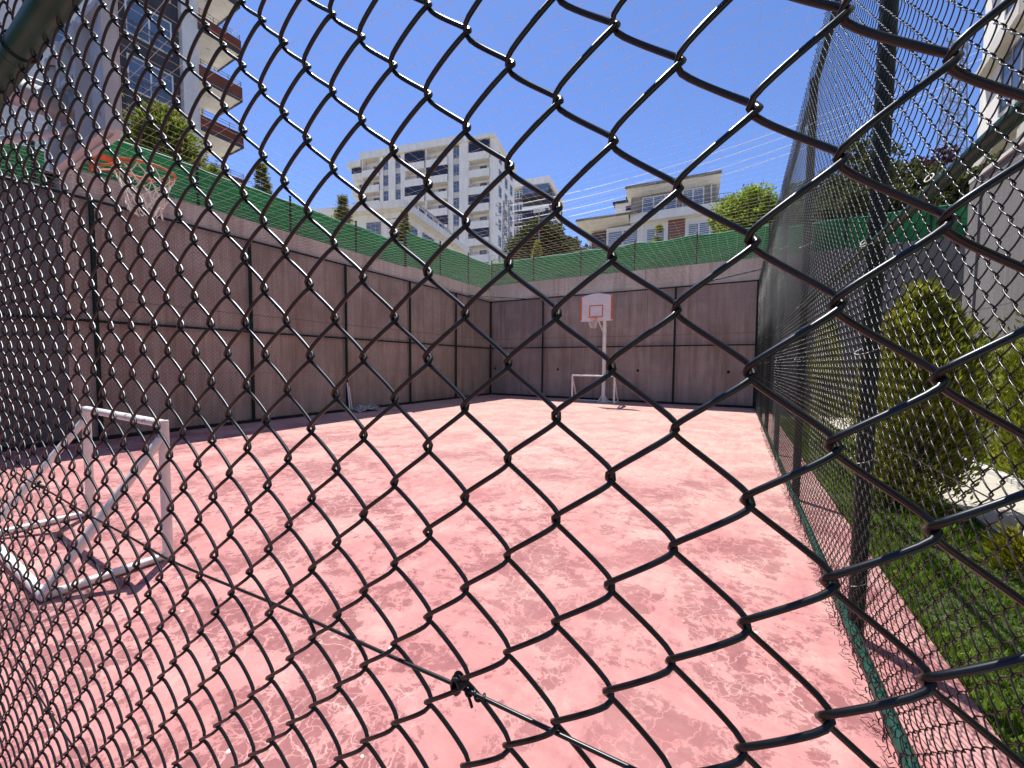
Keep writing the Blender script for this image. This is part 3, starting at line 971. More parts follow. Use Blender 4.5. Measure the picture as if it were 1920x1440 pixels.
# ------------------------------------------------------------------ things left at the foot of the left wall
def cloth(name, loc, sx, sy, h, seed, label):
    n = 34
    rg = np.random.default_rng(seed)
    u = np.linspace(-1, 1, n)
    U, W_ = np.meshgrid(u, u)
    z = np.zeros_like(U)
    for k in range(9):
        a, f, p = rg.uniform(0, 6.28), rg.uniform(2.5, 9), rg.uniform(0, 6.28)
        z += np.abs(np.sin((U * np.cos(a) + W_ * np.sin(a)) * f + p)) / 9
    ed = np.clip(1.25 - (U ** 2 + W_ ** 2) * 0.85, 0.02, 1)
    z = z * ed * h * 1.6 + 0.006
    jx = rg.normal(0, 0.03, U.shape)
    vv = np.stack([U * sx + jx, W_ * sy + rg.normal(0, 0.03, U.shape), z], -1).reshape(-1, 3)
    ff = [(j * n + i, j * n + i + 1, (j + 1) * n + i + 1, (j + 1) * n + i) for j in range(n - 1) for i in range(n - 1) if U[j, i] ** 2 + W_[j, i] ** 2 < 1.15 + 0.3 * math.sin(5 * math.atan2(W_[j, i], U[j, i]))]
    mb = MB(); mb.add(vv, ff)
    o = mb.build(name, MAT['cloth'], None, True)
    o.location = loc
    return tag(o, label, 'cloth')
cloth('crumpled_cloth', (-10.95, 9.25, 0.0), 0.28, 0.50, 0.17, 3, 'crumpled pale grey cloth lying at the foot of the left wall')
mb = MB()
mb.tube([(0.0, 0.0, 0.01), (-0.05, -0.06, 0.98)], 0.022, 8)
mb.tube([(0.02, 0.08, 0.01), (-0.05, 0.0, 0.85)], 0.018, 8)
o = mb.build('leaning_slats', MAT['white'], None, True)
o.location = (-11.22, 8.82, 0)
tag(o, 'two thin white slats leaning against the left wall by a post', 'slats')

# ------------------------------------------------------------------ vegetation
def leaf_quads(C_, N_, size, aspect=0.5, droop=None):
    """C_ centres (n,3), N_ direction of long axis (n,3)"""
    n = len(C_)
    D = N_ / (np.linalg.norm(N_, axis=1, keepdims=True) + 1e-9)
    rnd = rng.normal(size=(n, 3))
    S = np.cross(D, rnd)
    S /= np.linalg.norm(S, axis=1, keepdims=True) + 1e-9
    sz = size * rng.uniform(0.6, 1.4, n)[:, None]
    a = C_ - S * sz * aspect * 0.15
    b_ = C_ + S * sz * aspect * 0.5 + D * sz * 0.45
    c = C_ + D * sz
    d = C_ - S * sz * aspect * 0.5 + D * sz * 0.45
    vv = np.stack([a, b_, c, d], 1).reshape(-1, 3)
    i = np.arange(n) * 4
    return vv, np.c_[i, i + 1, i + 2, i + 3]

def trunk_mesh(parent, h, r, name='trunk', limbs=5, spread=0.8):
    mb = MB()
    k = 6
    P = [(0.04 * math.sin(i * 1.3) * h * 0.2, 0.04 * math.cos(i * 1.7) * h * 0.2, h * i / (k - 1)) for i in range(k)]
    rad = np.linspace(r, r * 0.35, k)
    mb.tubes(np.array(P), rad, 7, (1, 0, 0))
    for q in range(limbs):
        a = q * 2.4
        z0 = h * (0.35 + 0.5 * q / max(1, limbs))
        mb.tubes(np.array([(0, 0, z0), (math.cos(a) * spread * 0.5, math.sin(a) * spread * 0.5, z0 + 0.25 * h * 0.6), (math.cos(a) * spread, math.sin(a) * spread, z0 + 0.4 * h * 0.6)]), np.array([r * 0.4, r * 0.28, r * 0.12]), 5, (0.1, 0.2, 1))
    return mb.build(name, MAT['bark'], parent, True)

def conifer(name, loc, h, rad, n, mat, label, cat, leaf=0.12, shape=1.0, group=None, base=0.03, clumps=34, up_=0.9, taper=0.9, plume=1.15, tight=0.21):
    """upright conifer shrub: feathery sprays gathered in clumps"""
    t = empty(name, loc)
    tag(t, label, cat, group)
    trunk_mesh(t, h * 0.8, max(0.02, rad * 0.08), limbs=6, spread=rad * 0.5)
    # clump centres
    cz = rng.uniform(base, 1.0, clumps) ** 0.9
    prof = lambda q: np.clip((1 - q) ** taper * (0.55 + 1.1 * q) * 1.15, 0.03, 1) if shape == 1.0 else np.clip(1 - q, 0.02, 1) ** 0.95
    if shape == 3.0:
        prof = lambda q: np.clip(np.minimum(0.45 + 1.3 * q, (1.04 - q) * 1.75), 0.05, 1.0)
    ca = rng.uniform(0, 2 * np.pi, clumps)
    cr = rad * prof(cz) * rng.uniform(0.35, 1.0, clumps)
    CC = np.c_[cr * np.cos(ca), cr * np.sin(ca), cz * h]
    idx = rng.integers(0, clumps, n)
    off = rng.normal(0, 1, (n, 3)) * np.array([1, 1, plume]) * (rad * tight) * (0.35 + prof(cz[idx]))[:, None]
    P = CC[idx] + off
    P[:, 2] = np.clip(P[:, 2], 0.02, h * 1.04)
    out = np.c_[P[:, 0], P[:, 1], np.zeros(n)]
    out /= np.linalg.norm(out, axis=1, keepdims=True) + 1e-6
    D = out * rng.uniform(0.3, 1.0, n)[:, None] + np.c_[np.zeros(n), np.zeros(n), np.full(n, up_)] + rng.normal(0, 0.3, (n, 3))
    vv, ff = leaf_quads(P, D, leaf, 0.33 if plume < 2 else 0.2)
    # spiky leader tips
    mb = MB(); mb.add(vv, ff)
    mb.build('crown', mat, t)
    return t

def broad_tree(name, loc, h, rad, n, mat, label, cat, leaf=0.16, clumps=30, flat=0.75, trunk=0.4, group=None):
    t = empty(name, loc)
    tag(t, label, cat, group)
    trunk_mesh(t, h * 0.75, max(0.03, rad * 0.06), limbs=7, spread=rad * 0.7)
    cz = h * (1 - flat / 2) 
    d = rng.normal(size=(clumps, 3)); d /= np.linalg.norm(d, axis=1, keepdims=True)
    rr_ = rng.uniform(0.35, 1.0, clumps) ** 0.5
    CC = d * rr_[:, None] * np.array([rad, rad, h * flat / 2]) * 0.85 + np.array([0, 0, cz])
    cs = rng.uniform(0.16, 0.34, clumps) * rad
    idx = rng.integers(0, clumps, n)
    dd = rng.normal(size=(n, 3)); dd /= np.linalg.norm(dd, axis=1, keepdims=True)
    P = CC[idx] + dd * (cs[idx] * rng.uniform(0.3, 1.15, n) )[:, None]
    D = dd + rng.normal(0, 0.6, (n, 3))
    vv, ff = leaf_quads(P, D, leaf, 0.7)
    mb = MB(); mb.add(vv, ff)
    mb.build('crown', mat, t)
    return t

# golden shrubs outside the right fence
conifer('conifer_shrub', (1.88, 6.45, -0.03), 2.55, 0.66, 36000, MAT['thuja'], 'large feathery yellow green conifer shrub nearest behind the right side fence', 'shrub', leaf=0.068, shape=3.0, clumps=70, plume=1.8, tight=0.13, up_=1.1)
conifer('conifer_shrub', (3.95, 8.6, -0.03), 2.85, 0.80, 36000, MAT['thuja'], 'golden conifer shrub beyond the pale path at the right edge', 'shrub', leaf=0.08, shape=3.0, clumps=76, plume=1.8, tight=0.13, up_=1.1)
conifer('conifer_shrub', (1.62, 10.6, -0.03), 2.75, 0.34, 12000, MAT['thuja'], 'slender yellow conifer shrub farther along behind the right side fence', 'shrub', leaf=0.055, clumps=70, taper=0.7, plume=2.6, tight=0.12, up_=1.6)
conifer('leafy_plant', (2.1, 4.7, -0.03), 0.34, 0.20, 1100, MAT['yellowplant'], 'small yellow leaved plant in the grass at the right edge', 'plant', leaf=0.07, clumps=14, taper=0.4)
# on the left terrace
conifer('conifer_shrub', (-15.0, 5.45, 5.35), 3.55, 0.85, 30000, MAT['conifer'], 'big bushy conifer on the left terrace in front of the apartment block', 'shrub', leaf=0.12, clumps=90, taper=0.5, up_=0.5)
conifer('conifer_shrub', (-14.6, 6.45, 5.35), 2.35, 0.55, 6000, MAT['conifer'], 'low green shrub just right of the big bushy conifer', 'shrub', leaf=0.09, clumps=26, taper=0.5, up_=0.5)
conifer('conifer_tree', (-14.0, 7.65, 5.35), 2.85, 0.55, 7000, MAT['conifer'], 'small pointed conifer above the left green screen', 'tree', leaf=0.09, shape=2.0, clumps=60, up_=0.2)
conifer('conifer_tree', (-17.65, 13.6, 5.5), 4.45, 0.95, 12000, MAT['conifer'], 'pointed conifer left of the pale low block', 'tree', leaf=0.12, shape=2.0, clumps=80, up_=0.15)
conifer('conifer_tree', (-14.9, 15.1, 5.4), 3.8, 0.65, 9000, MAT['conifer'], 'narrow conifer in front of the pale low block', 'tree', leaf=0.11, shape=2.0, clumps=70, up_=0.15)
# beyond the back screen
broad_tree('dark_tree', (-17.9, 36.8, 7.2), 9.6, 3.3, 34000, MAT['darktree'], 'large dark tree between the tower blocks and the villa', 'tree', leaf=0.26, clumps=80, flat=0.9)
broad_tree('dark_tree', (-15.6, 37.4, 7.2), 7.6, 2.4, 18000, MAT['darktree'], 'lower dark tree on the right flank of the large dark tree', 'tree', leaf=0.26, clumps=50, flat=0.9)
conifer('conifer_tree', (-10.75, 22.0, 5.7), 3.35, 0.62, 8000, MAT['thuja'], 'small lit conifer in front of the large dark tree', 'tree', leaf=0.11, shape=2.0, clumps=26, up_=0.4)
conifer('conifer_tree', (-4.35, 25.6, 6.0), 4.0, 0.70, 9000, MAT['thuja'], 'small lit conifer in front of the villa windows', 'tree', leaf=0.13, shape=2.0, clumps=26, up_=0.4)
broad_tree('shrub', (-11.2, 31.2, 6.5), 5.2, 1.35, 2600, MAT['olive'], 'pale green shrub left of the villa', 'shrub', leaf=0.22, clumps=22, flat=0.9)
broad_tree('shrub', (-9.7, 31.8, 6.5), 4.9, 1.2, 2200, MAT['conifer'], 'yellow green shrub right beside the villa corner', 'shrub', leaf=0.22, clumps=20, flat=0.9)
broad_tree('lime_bush', (0.1, 30.6, 6.5), 6.75, 2.4, 34000, MAT['bushlime'], 'large bright lime green bush right of the villa', 'bush', leaf=0.15, clumps=90, flat=0.95)
broad_tree('lime_bush', (2.3, 30.2, 6.5), 5.9, 1.5, 14000, MAT['bushlime'], 'smaller lime green bush beside the right fence top', 'bush', leaf=0.15, clumps=60, flat=0.95)
conifer('leafy_plant', (-11.35, 18.55, 5.6), 1.75, 0.42, 800, MAT['bushlime'], 'sprig of bright leaves poking over the screen at the court corner', 'plant', leaf=0.10, clumps=12, taper=0.3)
# right, behind the side fence
for i, (x, y, h, r, m_, lb) in enumerate([
    (3.6, 27.6, 7.2, 1.7, 'olive', 'thin crowned olive tree first behind the right fence'),
    (5.6, 29.0, 8.2, 2.0, 'olive', 'taller olive tree second behind the right fence'),
    (7.9, 30.4, 7.6, 1.7, 'olive', 'olive tree next to the purple leaved tree'),
    (9.7, 31.4, 8.3, 2.1, 'plum', 'purple leaved plum tree near the lattice mast'),
    (11.4, 31.0, 6.8, 1.6, 'plum', 'smaller purple leaved tree in front of the white building')]):
    broad_tree('garden_tree', (x, y, 6.0), h, r, 4200, MAT[m_], lb, 'tree', leaf=0.24, clumps=30, flat=0.8)
for (x, y, h, lb) in [(1.9, 19.7, 2.6, 'first green shrub over the screen behind the right fence, nearest the court corner'), (3.7, 19.9, 3.0, 'second green shrub over the screen behind the right fence'), (5.4, 19.8, 3.3, 'third green shrub over the screen behind the right fence'), (7.0, 19.9, 3.4, 'last green shrub over the screen, next to the white building')]:
    broad_tree('garden_shrub', (x, y, 5.5), h, 1.25, 9000, MAT['olive'], lb, 'shrub', leaf=0.13, clumps=40, flat=0.95)

# ------------------------------------------------------------------ buildings
def window(parent, x0, x1, z0, z1, y, frame='frame', pane='glass', mull=2, th=0.07, d=0.10, name='window', cross=False):
    """window in a facade facing -y: frame proud of plane y, pane behind"""
    mb = MB()
    mb.box(x0, x0 + th, y - d, y + 0.05, z0, z1); mb.box(x1 - th, x1, y - d, y + 0.05, z0, z1)
    mb.box(x0 + th, x1 - th, y - d, y + 0.05, z1 - th, z1); mb.box(x0 + th, x1 - th, y - d, y + 0.05, z0, z0 + th)
    for k in range(1, mull):
        x = x0 + (x1 - x0) * k / mull
        mb.box(x - th * 0.6, x + th * 0.6, y - d * 0.8, y + 0.05, z0 + th, z1 - th)
    if cross:
        zc = z0 + (z1 - z0) * 0.72
        mb.box(x0 + th, x1 - th, y - d * 0.7, y + 0.05, zc, zc + th)
    f = mb.build(name, MAT[frame], parent)
    bx('pane', MAT[pane], f, x0 + th, x1 - th, y - 0.03, y + 0.01, z0 + th, z1 - th)
    return f

def railing(parent, x0, x1, y, z0, z1, n=8):
    mb = MB()
    mb.tube([(x0, y, z1), (x1, y, z1)], 0.03, 5)
    mb.tube([(x0, y, (z0 + z1) / 2), (x1, y, (z0 + z1) / 2)], 0.02, 5)
    for k in range(n + 1):
        x = x0 + (x1 - x0) * k / n
        mb.tube([(x, y, z0), (x, y, z1)], 0.02, 5)
    return mb.build('railing', MAT['rail'], parent)

# --- far white apartment tower
bz = 6.0
T = empty('apartment_tower', (-44.27, 69.66, bz), R(12))
tag(T, 'ten storey white apartment tower with dark glazed balconies in the middle distance', 'building')
H0 = 48.4 - bz
def Z(z): return z - bz
mb = MB()
mb.box(-31.5, 0.0, 1.5, 14.6, 0, Z(47.1))
mb.box(-34.8, -31.502, 1.5, 12, 0, Z(46.0))
for a, b_ in ((-0.75, 0.0), (-7.55, -5.35), (-10.1, -8.95), (-15.55, -15.17), (-21.6, -20.4), (-24.7, -22.95), (-26.95, -26.1)):
    mb.box(a, b_, 0, 1.498, 0, Z(47.1))
mb.box(-31.65, -31.45, 0, 1.498, 0, Z(47.1))
mb.build('wall', MAT['fwhite'], T)
mb = MB()
mb.box(-6.2, 0.35, -0.55, 14.9, Z(47.1) + 0.003, Z(47.9)); mb.box(-31.9, -6.9, -0.55, 14.9, Z(47.1) + 0.003, Z(48.6)); mb.box(-6.9, -6.2, -0.1, 14.7, Z(47.1) + 0.003, Z(48.3))
mb.box(-35.6, -31.903, -0.2, 12.4, Z(46.0) + 0.003, Z(47.3))
mb.build('cornice', MAT['fcream'], T)
for x in (-29, -22, -10):
    mb = MB(); mb.box(x, x + 0.9, 3, 4, Z(48.6) + 0.003, Z(49.3)); mb.box(x - 0.1, x + 1.0, 2.9, 4.1, Z(49.3) + 0.002, Z(49.45))
    mb.build('chimney', MAT['roofdark'], T)
FH = 3.45
for k in range(8):
    zt = 46.65 - FH * k
    # window columns on the piers between balcony bays
    for (s0, s1, cols) in ((7.6, 8.93, 1), (21.62, 22.93, 1), (24.72, 26.08, 1)):
        bx('spandrel', MAT['fbeige'], T, -s1, -s0, 0.25, 1.498, Z(zt - FH), Z(zt - 2.25))
        window(T, -s1, -s0, Z(zt - 2.25), Z(zt), 0.3, 'framegrey', 'glassblue', 2, 0.06, cross=True)
    for (s0, s1, dark) in ((0.78, 5.33, k in (0, 3, 5)), (10.13, 15.15, k in (1, 4, 6)), (15.57, 20.38, k in (0, 2, 5)), (26.97, 31.43, k in (7,)), (31.7, 34.7, k in (0, 3))):
        yb = -0.35 if s0 < 31 else 0.3
        mb = MB()
        mb.box(-s1, -s0, yb, yb + 0.15, Z(zt - FH), Z(zt - 1.95)); mb.box(-s1, -s0, yb + 0.151, 1.498, Z(zt - FH), Z(zt - FH) + 0.2)
        bal = mb.build('balcony', MAT['fwhite'], T)
        if dark:
            bx('balcony_glazing', MAT['glassdark'], T, -s1, -s0, yb + 0.03, yb + 0.12, Z(zt - 1.95) + 0.003, Z(zt + 0.2))
        else:
            railing(bal, -s1 + 0.05, -s0 - 0.05, yb + 0.07, Z(zt - 1.95), Z(zt - 1.4), 10)
            window(T, -s0 - (s1 - s0) * 0.6, -s0 - (s1 - s0) * 0.25, Z(zt - 2.6), Z(zt - 0.55), 1.5, 'framegrey', 'glass', 2, 0.06)
# side face windows
for k in range(8):
    zt = 46.0 - FH * k
    for (y0, y1) in ((3.5, 4.9), (7.5, 8.9), (11.2, 12.6)):
        mb = MB(); mb.box(0.0, 0.08, y0 - 0.08, y1 + 0.08, Z(zt - 2.1), Z(zt - 2.0)); mb.box(0.0, 0.08, y0 - 0.08, y1 + 0.08, Z(zt), Z(zt + 0.1)); mb.box(0.0, 0.08, y0 - 0.1, y0, Z(zt - 2.0), Z(zt)); mb.box(0.0, 0.08, y1, y1 + 0.1, Z(zt - 2.0), Z(zt))
        f = mb.build('window', MAT['framegrey'], T)
        bx('pane', MAT['glass'], f, 0.0, 0.03, y0, y1, Z(zt - 2.0), Z(zt))

# --- second tower
bz = 6.0
T = empty('apartment_tower', (-51.58, 112.23, bz), R(10))
tag(T, 'charcoal and white apartment tower standing behind the right end of the white tower', 'building')
mb = MB(); mb.box(-14, 0, 1.5, 20, 0, Z(56.4)); mb.build('wall', MAT['fdark'], T)
mb = MB(); mb.box(-15, 0.6, -0.5, 20.6, Z(56.4) + 0.003, Z(58.3)); mb.build('cornice', MAT['fwhite'], T)
for k in range(9):
    zt = 56.3 - 3.7 * k
    mb = MB(); mb.box(-8.2, 0.3, -0.3, 1.49, Z(zt - 3.7), Z(zt - 3.2)); mb.box(-8.2, 0.3, -0.3, -0.1, Z(zt - 3.2) + 0.003, Z(zt - 2.5))
    bal = mb.build('balcony', MAT['fwhite' if k % 2 else 'fdark'], T)
    if k in (0, 2, 4): bx('balcony_glazing', MAT['glassblue' if k == 0 else 'glassdark'], T, -8.1, 0.2, -0.22, -0.14, Z(zt - 2.5) + 0.003, Z(zt))
    else: railing(bal, -8.1, 0.2, -0.2, Z(zt - 2.5), Z(zt - 1.8), 12)
    window(T, -11.7, -8.5, Z(zt - 2.9), Z(zt - 0.3), 1.45, 'frame', 'glassblue', 3, 0.16, 0.5, cross=True)
for k in range(9):
    zt = 56.0 - 3.7 * k
    mb = MB(); mb.box(0.0, 0.4, 4, 16, Z(zt - 3.4), Z(zt - 2.6)); mb.build('balcony', MAT['fwhite'], T)
    bx('side_glazing', MAT['glass'], T, 0.0, 0.05, 5, 15, Z(zt - 2.5), Z(zt - 0.4))

# --- pale low block in front of the tower
bz = 6.0
T = empty('apartment_block', (-31.29, 31.63, bz), R(14))
tag(T, 'pale low block with a deep flat roof edge in front of the white tower', 'building')
mb = MB(); mb.box(-12, -0.9, 0.9, 18, 0, Z(18.1)); mb.build('wall', MAT['fcream'], T)
mb = MB(); mb.box(-12.5, 0, 0, 18.5, Z(18.2), Z(19.0)); mb.box(-12.2, -0.35, 0.35, 18.2, Z(18.1) + 0.002, Z(18.2) - 0.002); mb.build('roof', MAT['soffit'], T)
mb = MB()
for k in range(5):
    mb.box(-2.6, -0.88, 0.86, 0.899, Z(17.4 - 0.5 * k), Z(17.43 - 0.5 * k)); mb.box(-0.899, -0.86, 0.9, 2.3, Z(17.4 - 0.5 * k), Z(17.43 - 0.5 * k))
mb.build('groove_lines', MAT['roofdark'], T)
window(T, -5.2, -3.4, Z(14.9), Z(17.2), 0.9, 'framegrey', 'glassblue', 3, 0.08)
window(T, -9.2, -7.2, Z(14.9), Z(17.2), 0.9, 'framegrey', 'glassblue', 3, 0.08)
for (y0, y1, z0, z1) in ((2.7, 4.3, 15.2, 17.2), (5.8, 8.6, 14.8, 17.3), (10.2, 12.2, 15, 17.3), (13.6, 15.8, 15, 17.3)):
    mb = MB(); mb.box(-0.9, -0.82, y0 - 0.1, y0, Z(z0), Z(z1)); mb.box(-0.9, -0.82, y1, y1 + 0.1, Z(z0), Z(z1)); mb.box(-0.9, -0.82, y0 - 0.1, y1 + 0.1, Z(z1), Z(z1 + 0.1)); mb.box(-0.9, -0.82, y0 - 0.1, y1 + 0.1, Z(z0 - 0.1), Z(z0))
    mb.box(-0.9, -0.84, (y0 + y1) / 2 - 0.05, (y0 + y1) / 2 + 0.05, Z(z0), Z(z1))
    f = mb.build('window', MAT['framegrey'], T)
    bx('pane', MAT['glass'], f, -0.9, -0.86, y0, y1, Z(z0), Z(z1))
mb = MB()
mb.prism([(3.2, Z(19.0) + 0.003), (17.5, Z(19.0) + 0.003), (17.0, Z(20.5)), (10.5, Z(21.0)), (4.6, Z(20.9))], 'x', -9, -1.6)
mb.build('roof_storey', MAT['ftaupe'], T)
for (y0, y1) in ((6.0, 7.4), (8.0, 9.6), (11.5, 13.0)):
    mb = MB(); mb.box(-1.6, -1.5, y0 - 0.15, y1 + 0.15, Z(19.1), Z(20.6)); f = mb.build('window', MAT['frame'], T)
    bx('pane', MAT['glassdark'], f, -1.5, -1.47, y0, y1, Z(19.2), Z(20.5))

# --- villa on the right
bz = 6.0
T = empty('villa', (-2.67, 51.58, bz), R(5))
tag(T, 'brick and cream villa with wide overhanging eaves above the green screen', 'building')
mb = MB()
mb.box(-9.6, 0.0, 1.3, 9.5, 0, Z(22.7)); mb.build('wall', MAT['ftaupe'], T)
mb = MB()
mb.box(-14.6, -9.602, 1.35, 9.5, 0, Z(19.0)); mb.box(-9.6, 2.4, 0.4, 1.298, 0, Z(19.0))
mb.build('brick_wall', MAT['brick'], T)
mb = MB()  # cream band, pilasters
mb.box(-9.4, 2.9, -0.6, 1.2, Z(19.002), Z(20.0)); mb.box(-12.45, -7.35, 0.35, 1.34, Z(14), Z(18.98))
mb.build('cream_band', MAT['fcream'], T)
mb = MB()
for a, b_ in ((-8.0, -5.1), (-3.2, -0.3)):
    mb.box(a, b_, 0.3, 0.398, Z(14), Z(19.0))
mb.build('window_surround', MAT['frame'], T)
window(T, -12.3, -8.5, Z(15.6), Z(18.6), 0.33, 'frame', 'blind', 2, 0.14, 0.1)
window(T, -7.6, -5.4, Z(15.0), Z(18.3), 0.28, 'frame', 'blind', 2, 0.14, 0.1)
window(T, -2.95, -0.5, Z(15.0), Z(18.3), 0.28, 'frame', 'blind', 2, 0.14, 0.1)
window(T, -8.25, -4.2, Z(19.9), Z(22.45), 1.2, 'frame', 'blind', 3, 0.14, 0.1)
window(T, -3.65, -1.25, Z(19.9), Z(22.65), 1.2, 'frame', 'blind', 2, 0.16, 0.1)
mb = MB()  # upper roof with soffit and tile edge
mb.prism([(-0.15, Z(23.3)), (1.3, Z(22.75)), (9.8, Z(22.75)), (10.8, Z(23.3)), (5.2, Z(23.95))], 'x', -10.1, 0.4)
mb.build('roof', MAT['soffit'], T)
mb = MB(); mb.box(-10.15, 0.45, -0.25, -0.151, Z(23.28), Z(23.62)); mb.prism([(-0.2, Z(23.62)), (10.9, Z(23.62)), (5.2, Z(24.3))], 'x', -10.15, 0.45)
mb.build('roof_tiles', MAT['rooftile'], T)
mb = MB()
mb.prism([(-0.9, Z(19.95)), (1.3, Z(19.2)), (9.3, Z(19.2)), (10, Z(19.9)), (5, Z(20.3))], 'x', -16.1, -9.602)
mb.build('eaves', MAT['soffit'], T)
mb = MB(); mb.box(-16.15, -8.4, -1.0, -0.901, Z(19.93), Z(20.2)); mb.prism([(-0.95, Z(20.2)), (1.29, Z(20.2)), (1.29, Z(20.75))], 'x', -16.15, -8.4)
mb.build('roof_tiles', MAT['rooftile'], T)
mb = MB(); mb.box(0.003, 1.5, 1.6, 9, Z(19.5), Z(21.2)); mb.build('chimney', MAT['ftaupe'], T)
mb = MB(); mb.box(-0.6, -0.45, 1.0, 1.298, Z(19.9), Z(22.75)); mb.build('corner_trim', MAT['frame'], T)
railing(T, -9.0, 1.6, -0.3, Z(20.0), Z(20.95), 24)
mb = MB(); mb.box(-12.0, -9.7, 3.5, 9, Z(19.5), Z(23.1)); mb.build('stair_tower', MAT['fwhite'], T)
mb = MB(); mb.box(-12.3, -9.5, 3.3, 9.2, Z(23.1) + 0.003, Z(23.4)); mb.box(-10.6, -9.0, 3.3, 9.2, Z(23.403), Z(23.75)); mb.build('stair_tower_roof', MAT['roofdark'], T)
window(T, -10.6, -9.85, Z(22.0), Z(22.6), 3.5, 'framegrey', 'glassdark', 1, 0.05, 0.06)
window(T, -10.6, -9.85, Z(20.7), Z(21.2), 3.5, 'framegrey', 'glassdark', 1, 0.05, 0.06)
mb = MB(); mb.box(-14.5, -12.6, 1.28, 1.348, Z(16.5), Z(18.7)); mb.build('garage_door', MAT['fdark'], T)

# --- left apartment block (faces +X; local x runs along +Y)
bz = 5.4
T = empty('apartment_block', (-31.0, 9.3, bz), R(90))
# local x -> world +Y ; local y -> world -X (inward)
tag(T, 'near tall grey apartment block with brown balconies at the top left', 'building')
mb = MB()
mb.box(-22, 0.0, 0, 9, 0, 36); mb.box(3.0, 3.85, 0, 9, 0, 36); mb.box(0.002, 2.998, 1.0, 9, 0, 36)
mb.build('wall', MAT['fgrey'], T)
mb = MB(); mb.box(0.002, 2.998, 0.45, 0.998, 0, 36); mb.build('dark_panel', MAT['fdark'], T)
mb = MB(); mb.box(3.852, 5.5, 3.3, 9, 0, 36); mb.build('rear_wall', MAT['soffit'], T)
mb = MB(); mb.box(-0.42, -0.02, -0.06, -0.002, 0, 36); mb.build('corner_trim', MAT['fcream'], T)
for k in range(9):
    z0 = 16.75 - bz - 3.17 * 3 + 3.17 * k
    # slab, fascia and cream underside
    mb = MB(); mb.box(3.852, 6.35, -0.0, 3.298, z0 + 0.05, z0 + 0.3)
    sl = mb.build('balcony', MAT['soffit'], T)
    mb = MB(); mb.box(3.86, 6.42, -0.08, -0.002, z0 + 0.22, z0 + 0.95); mb.box(6.352, 6.42, 0.0, 3.2, z0 + 0.22, z0 + 0.95)
    mb.build('fascia', MAT['fbrown'], sl)
    mb = MB(); mb.box(3.86, 6.43, -0.085, -0.003, z0 - 0.02, z0 + 0.215); mb.box(6.353, 6.43, 0.0, 3.2, z0 - 0.02, z0 + 0.215)
    mb.build('fascia_base', MAT['fdark'], sl)
    mb = MB()
    for zz in (1.15, 1.32):
        mb.tube([(3.9, -0.04, z0 + zz), (6.38, -0.04, z0 + zz), (6.38, 3.1, z0 + zz)], 0.02, 5, ref=(0, 0, 1))
    for q in range(4):
        mb.tube([(3.95 + q * 0.8, -0.04, z0 + 0.95), (3.95 + q * 0.8, -0.04, z0 + 1.32)], 0.018, 5)
    mb.build('railing', MAT['rail'], sl)
    a = np.linspace(0, 2 * np.pi, 20)
    mb = MB(); mb.prism([(5.1 + 0.13 * math.cos(q), 1.5 + 0.13 * math.sin(q)) for q in a[:-1]], 'z', z0 + 0.0, z0 + 0.048)
    mb.build('ceiling_lamp', MAT['frame'], sl)
    # windows in the charcoal panel and the grey part
    wz = z0 + 0.75
    window(T, 0.42, 2.6, wz, wz + 2.0, 0.45, 'frame', 'glassblue', 2, 0.07, 0.1)
    railing(T, 0.42, 2.6, 0.30, wz, wz + 0.8, 6)
    for xo in (-2.1, -5.6, -9.5, -13.5, -17.5):
        window(T, xo - 0.75, xo + 0.75, wz + 0.3, wz + 1.8, -0.02, 'framegrey', 'glassblue', 2, 0.06, 0.04)

# --- white building at the upper right (faces -X)
bz = 5.4
T = empty('white_building', (8.0, 23.2, bz), R(-90))
# local x -> world -Y ; local y -> world +X
tag(T, 'white rendered building with slanting window hoods at the upper right edge', 'building')
mb = MB(); mb.box(0, 30, 0, 9, 0, 17); mb.build('wall', MAT['fwhite'], T)
for k in range(8):
    x0 = 0.3 + 3.3 * k
    for zf in (12.2 - bz, 8.6 - bz, 15.6 - bz):
        mb = MB()
        mb.prism([(x0, zf + 0.75), (x0 + 2.9, zf + 1.05 + 0.55), (x0 + 2.9, zf + 1.05), (x0, zf + 0.45)], 'y', -0.35, -0.002)
        h_ = mb.build('window_hood', MAT['fbeige'], T)
        window(T, x0 + 1.3, x0 + 2.6, zf - 1.5, zf + 0.55, -0.01, 'ftaupe' if False else 'framegrey', 'glass', 2, 0.08, 0.06)
        mb = MB(); mb.prism([(x0 + 0.9, zf - 2.1), (x0 + 2.8, zf - 1.55), (x0 + 2.8, zf - 1.75), (x0 + 0.9, zf - 2.35)], 'y', -0.25, -0.002)
        mb.build('window_sill', MAT['fbeige'], T)

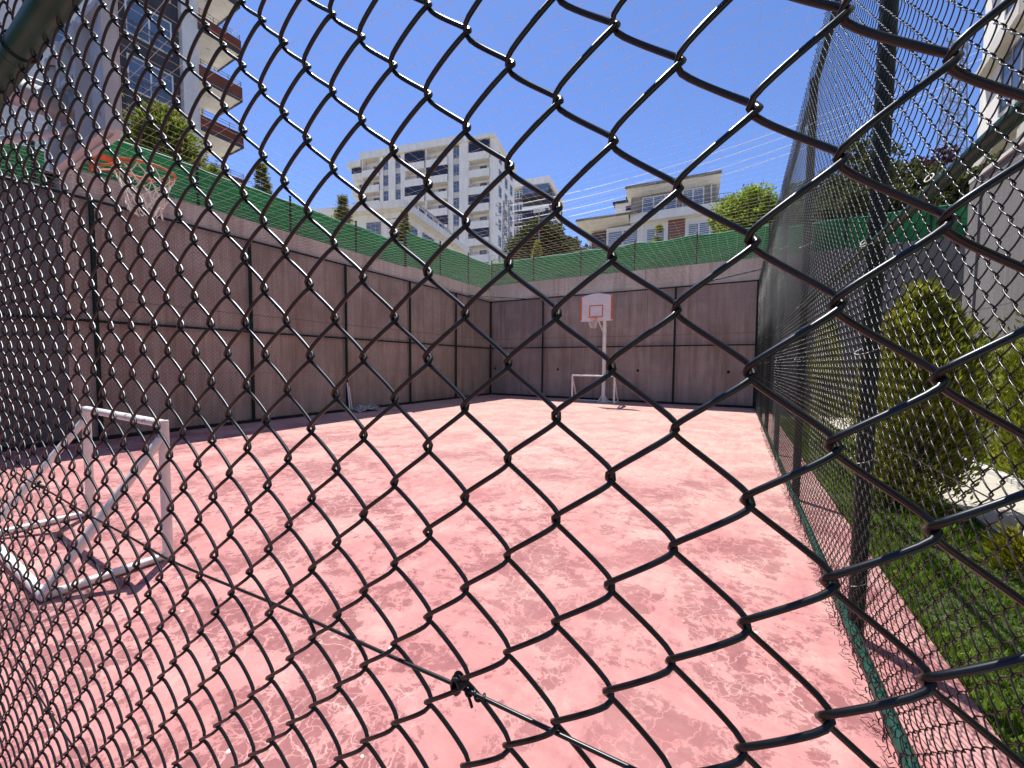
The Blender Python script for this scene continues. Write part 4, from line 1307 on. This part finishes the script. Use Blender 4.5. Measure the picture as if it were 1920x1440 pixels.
# --- lattice masts, lamp, power cables
def lattice(loc, h, wb, wt, label, arms=True, rz=0.3):
    t = empty('lattice_mast', loc, rz)
    tag(t, label, 'pylon')
    mb = MB()
    n = int(h / 1.1)
    def c(k, i):
        f = k / n
        w_ = (wb + (wt - wb) * f) / 2
        sx, sy = ((1, 1), (-1, 1), (-1, -1), (1, -1))[i % 4]
        return (sx * w_, sy * w_, h * f)
    for i in range(4):
        mb.tube([c(0, i), c(n, i)], 0.055, 4)
        for k in range(n):
            mb.tube([c(k, i), c(k + 1, i + 1)], 0.03, 4)
            mb.tube([c(k + 1, i), c(k, i + 1)], 0.03, 4)
            mb.tube([c(k + 1, i), c(k + 1, i + 1)], 0.025, 4)
    mb.build('tower_frame', MAT['galv'], t)
    if arms:
        for z in (h - 0.6, h - 2.0, h - 3.4):
            mb = MB()
            mb.tube([(-1.7, 0, z), (1.7, 0, z)], 0.05, 4)
            mb.tube([(-1.7, 0, z), (0, 0, z + 0.5)], 0.03, 4); mb.tube([(1.7, 0, z), (0, 0, z + 0.5)], 0.03, 4)
            for x in (-1.6, -0.9, 0.9, 1.6):
                mb.tube([(x, 0, z), (x, 0, z + 0.35)], 0.06, 6)
            mb.build('cross_arm', MAT['galv'], t)
    return t
lattice((-30.9, 52.4, 8.0), 18.0, 1.3, 0.8, 'grey lattice power mast in front of the white tower')
lattice((18.2, 58.0, 8.0), 26.5, 2.6, 0.9, 'tall thin lattice mast seen through the right fence', True, 0.8)
t = empty('street_lamp', (-13.4, 27.6, 6.3))
tag(t, 'white street lamp beside the dark tree', 'lamp')
cyl('pole', MAT['galv'], t, (0, 0, 0), (0, 0, 6.9), 0.05, 8)
mb = MB(); mb.box(-0.45, -0.08, -0.1, 0.1, 6.85, 7.0); mb.box(0.08, 0.45, -0.1, 0.1, 6.85, 7.0); mb.box(-0.08, 0.08, -0.08, 0.08, 6.8, 7.05)
mb.build('lamp_head', MAT['white'], t)
names = ['highest', 'second highest', 'third highest', 'lowest']
for i, dz in enumerate((0.0, -1.0, -2.3, -3.3)):
    n = 30
    S = np.linspace(0, 1, n)
    A0 = np.array([-30.5, 52.3, 25.2 + dz]); B0 = np.array([18.2, 58.0, 33.6 + dz * 0.9]) + np.array([8, 6, 3.5])
    P = A0 + (B0 - A0) * S[:, None]
    P[:, 2] -= 2.2 * 4 * S * (1 - S)
    mb = MB(); mb.tube(P, 0.035, 4)
    o = mb.build('power_cable', MAT['cable'], None, True)
    tag(o, names[i] + ' of the thin pale power cables crossing the sky', 'cable', 'power cables across the sky')
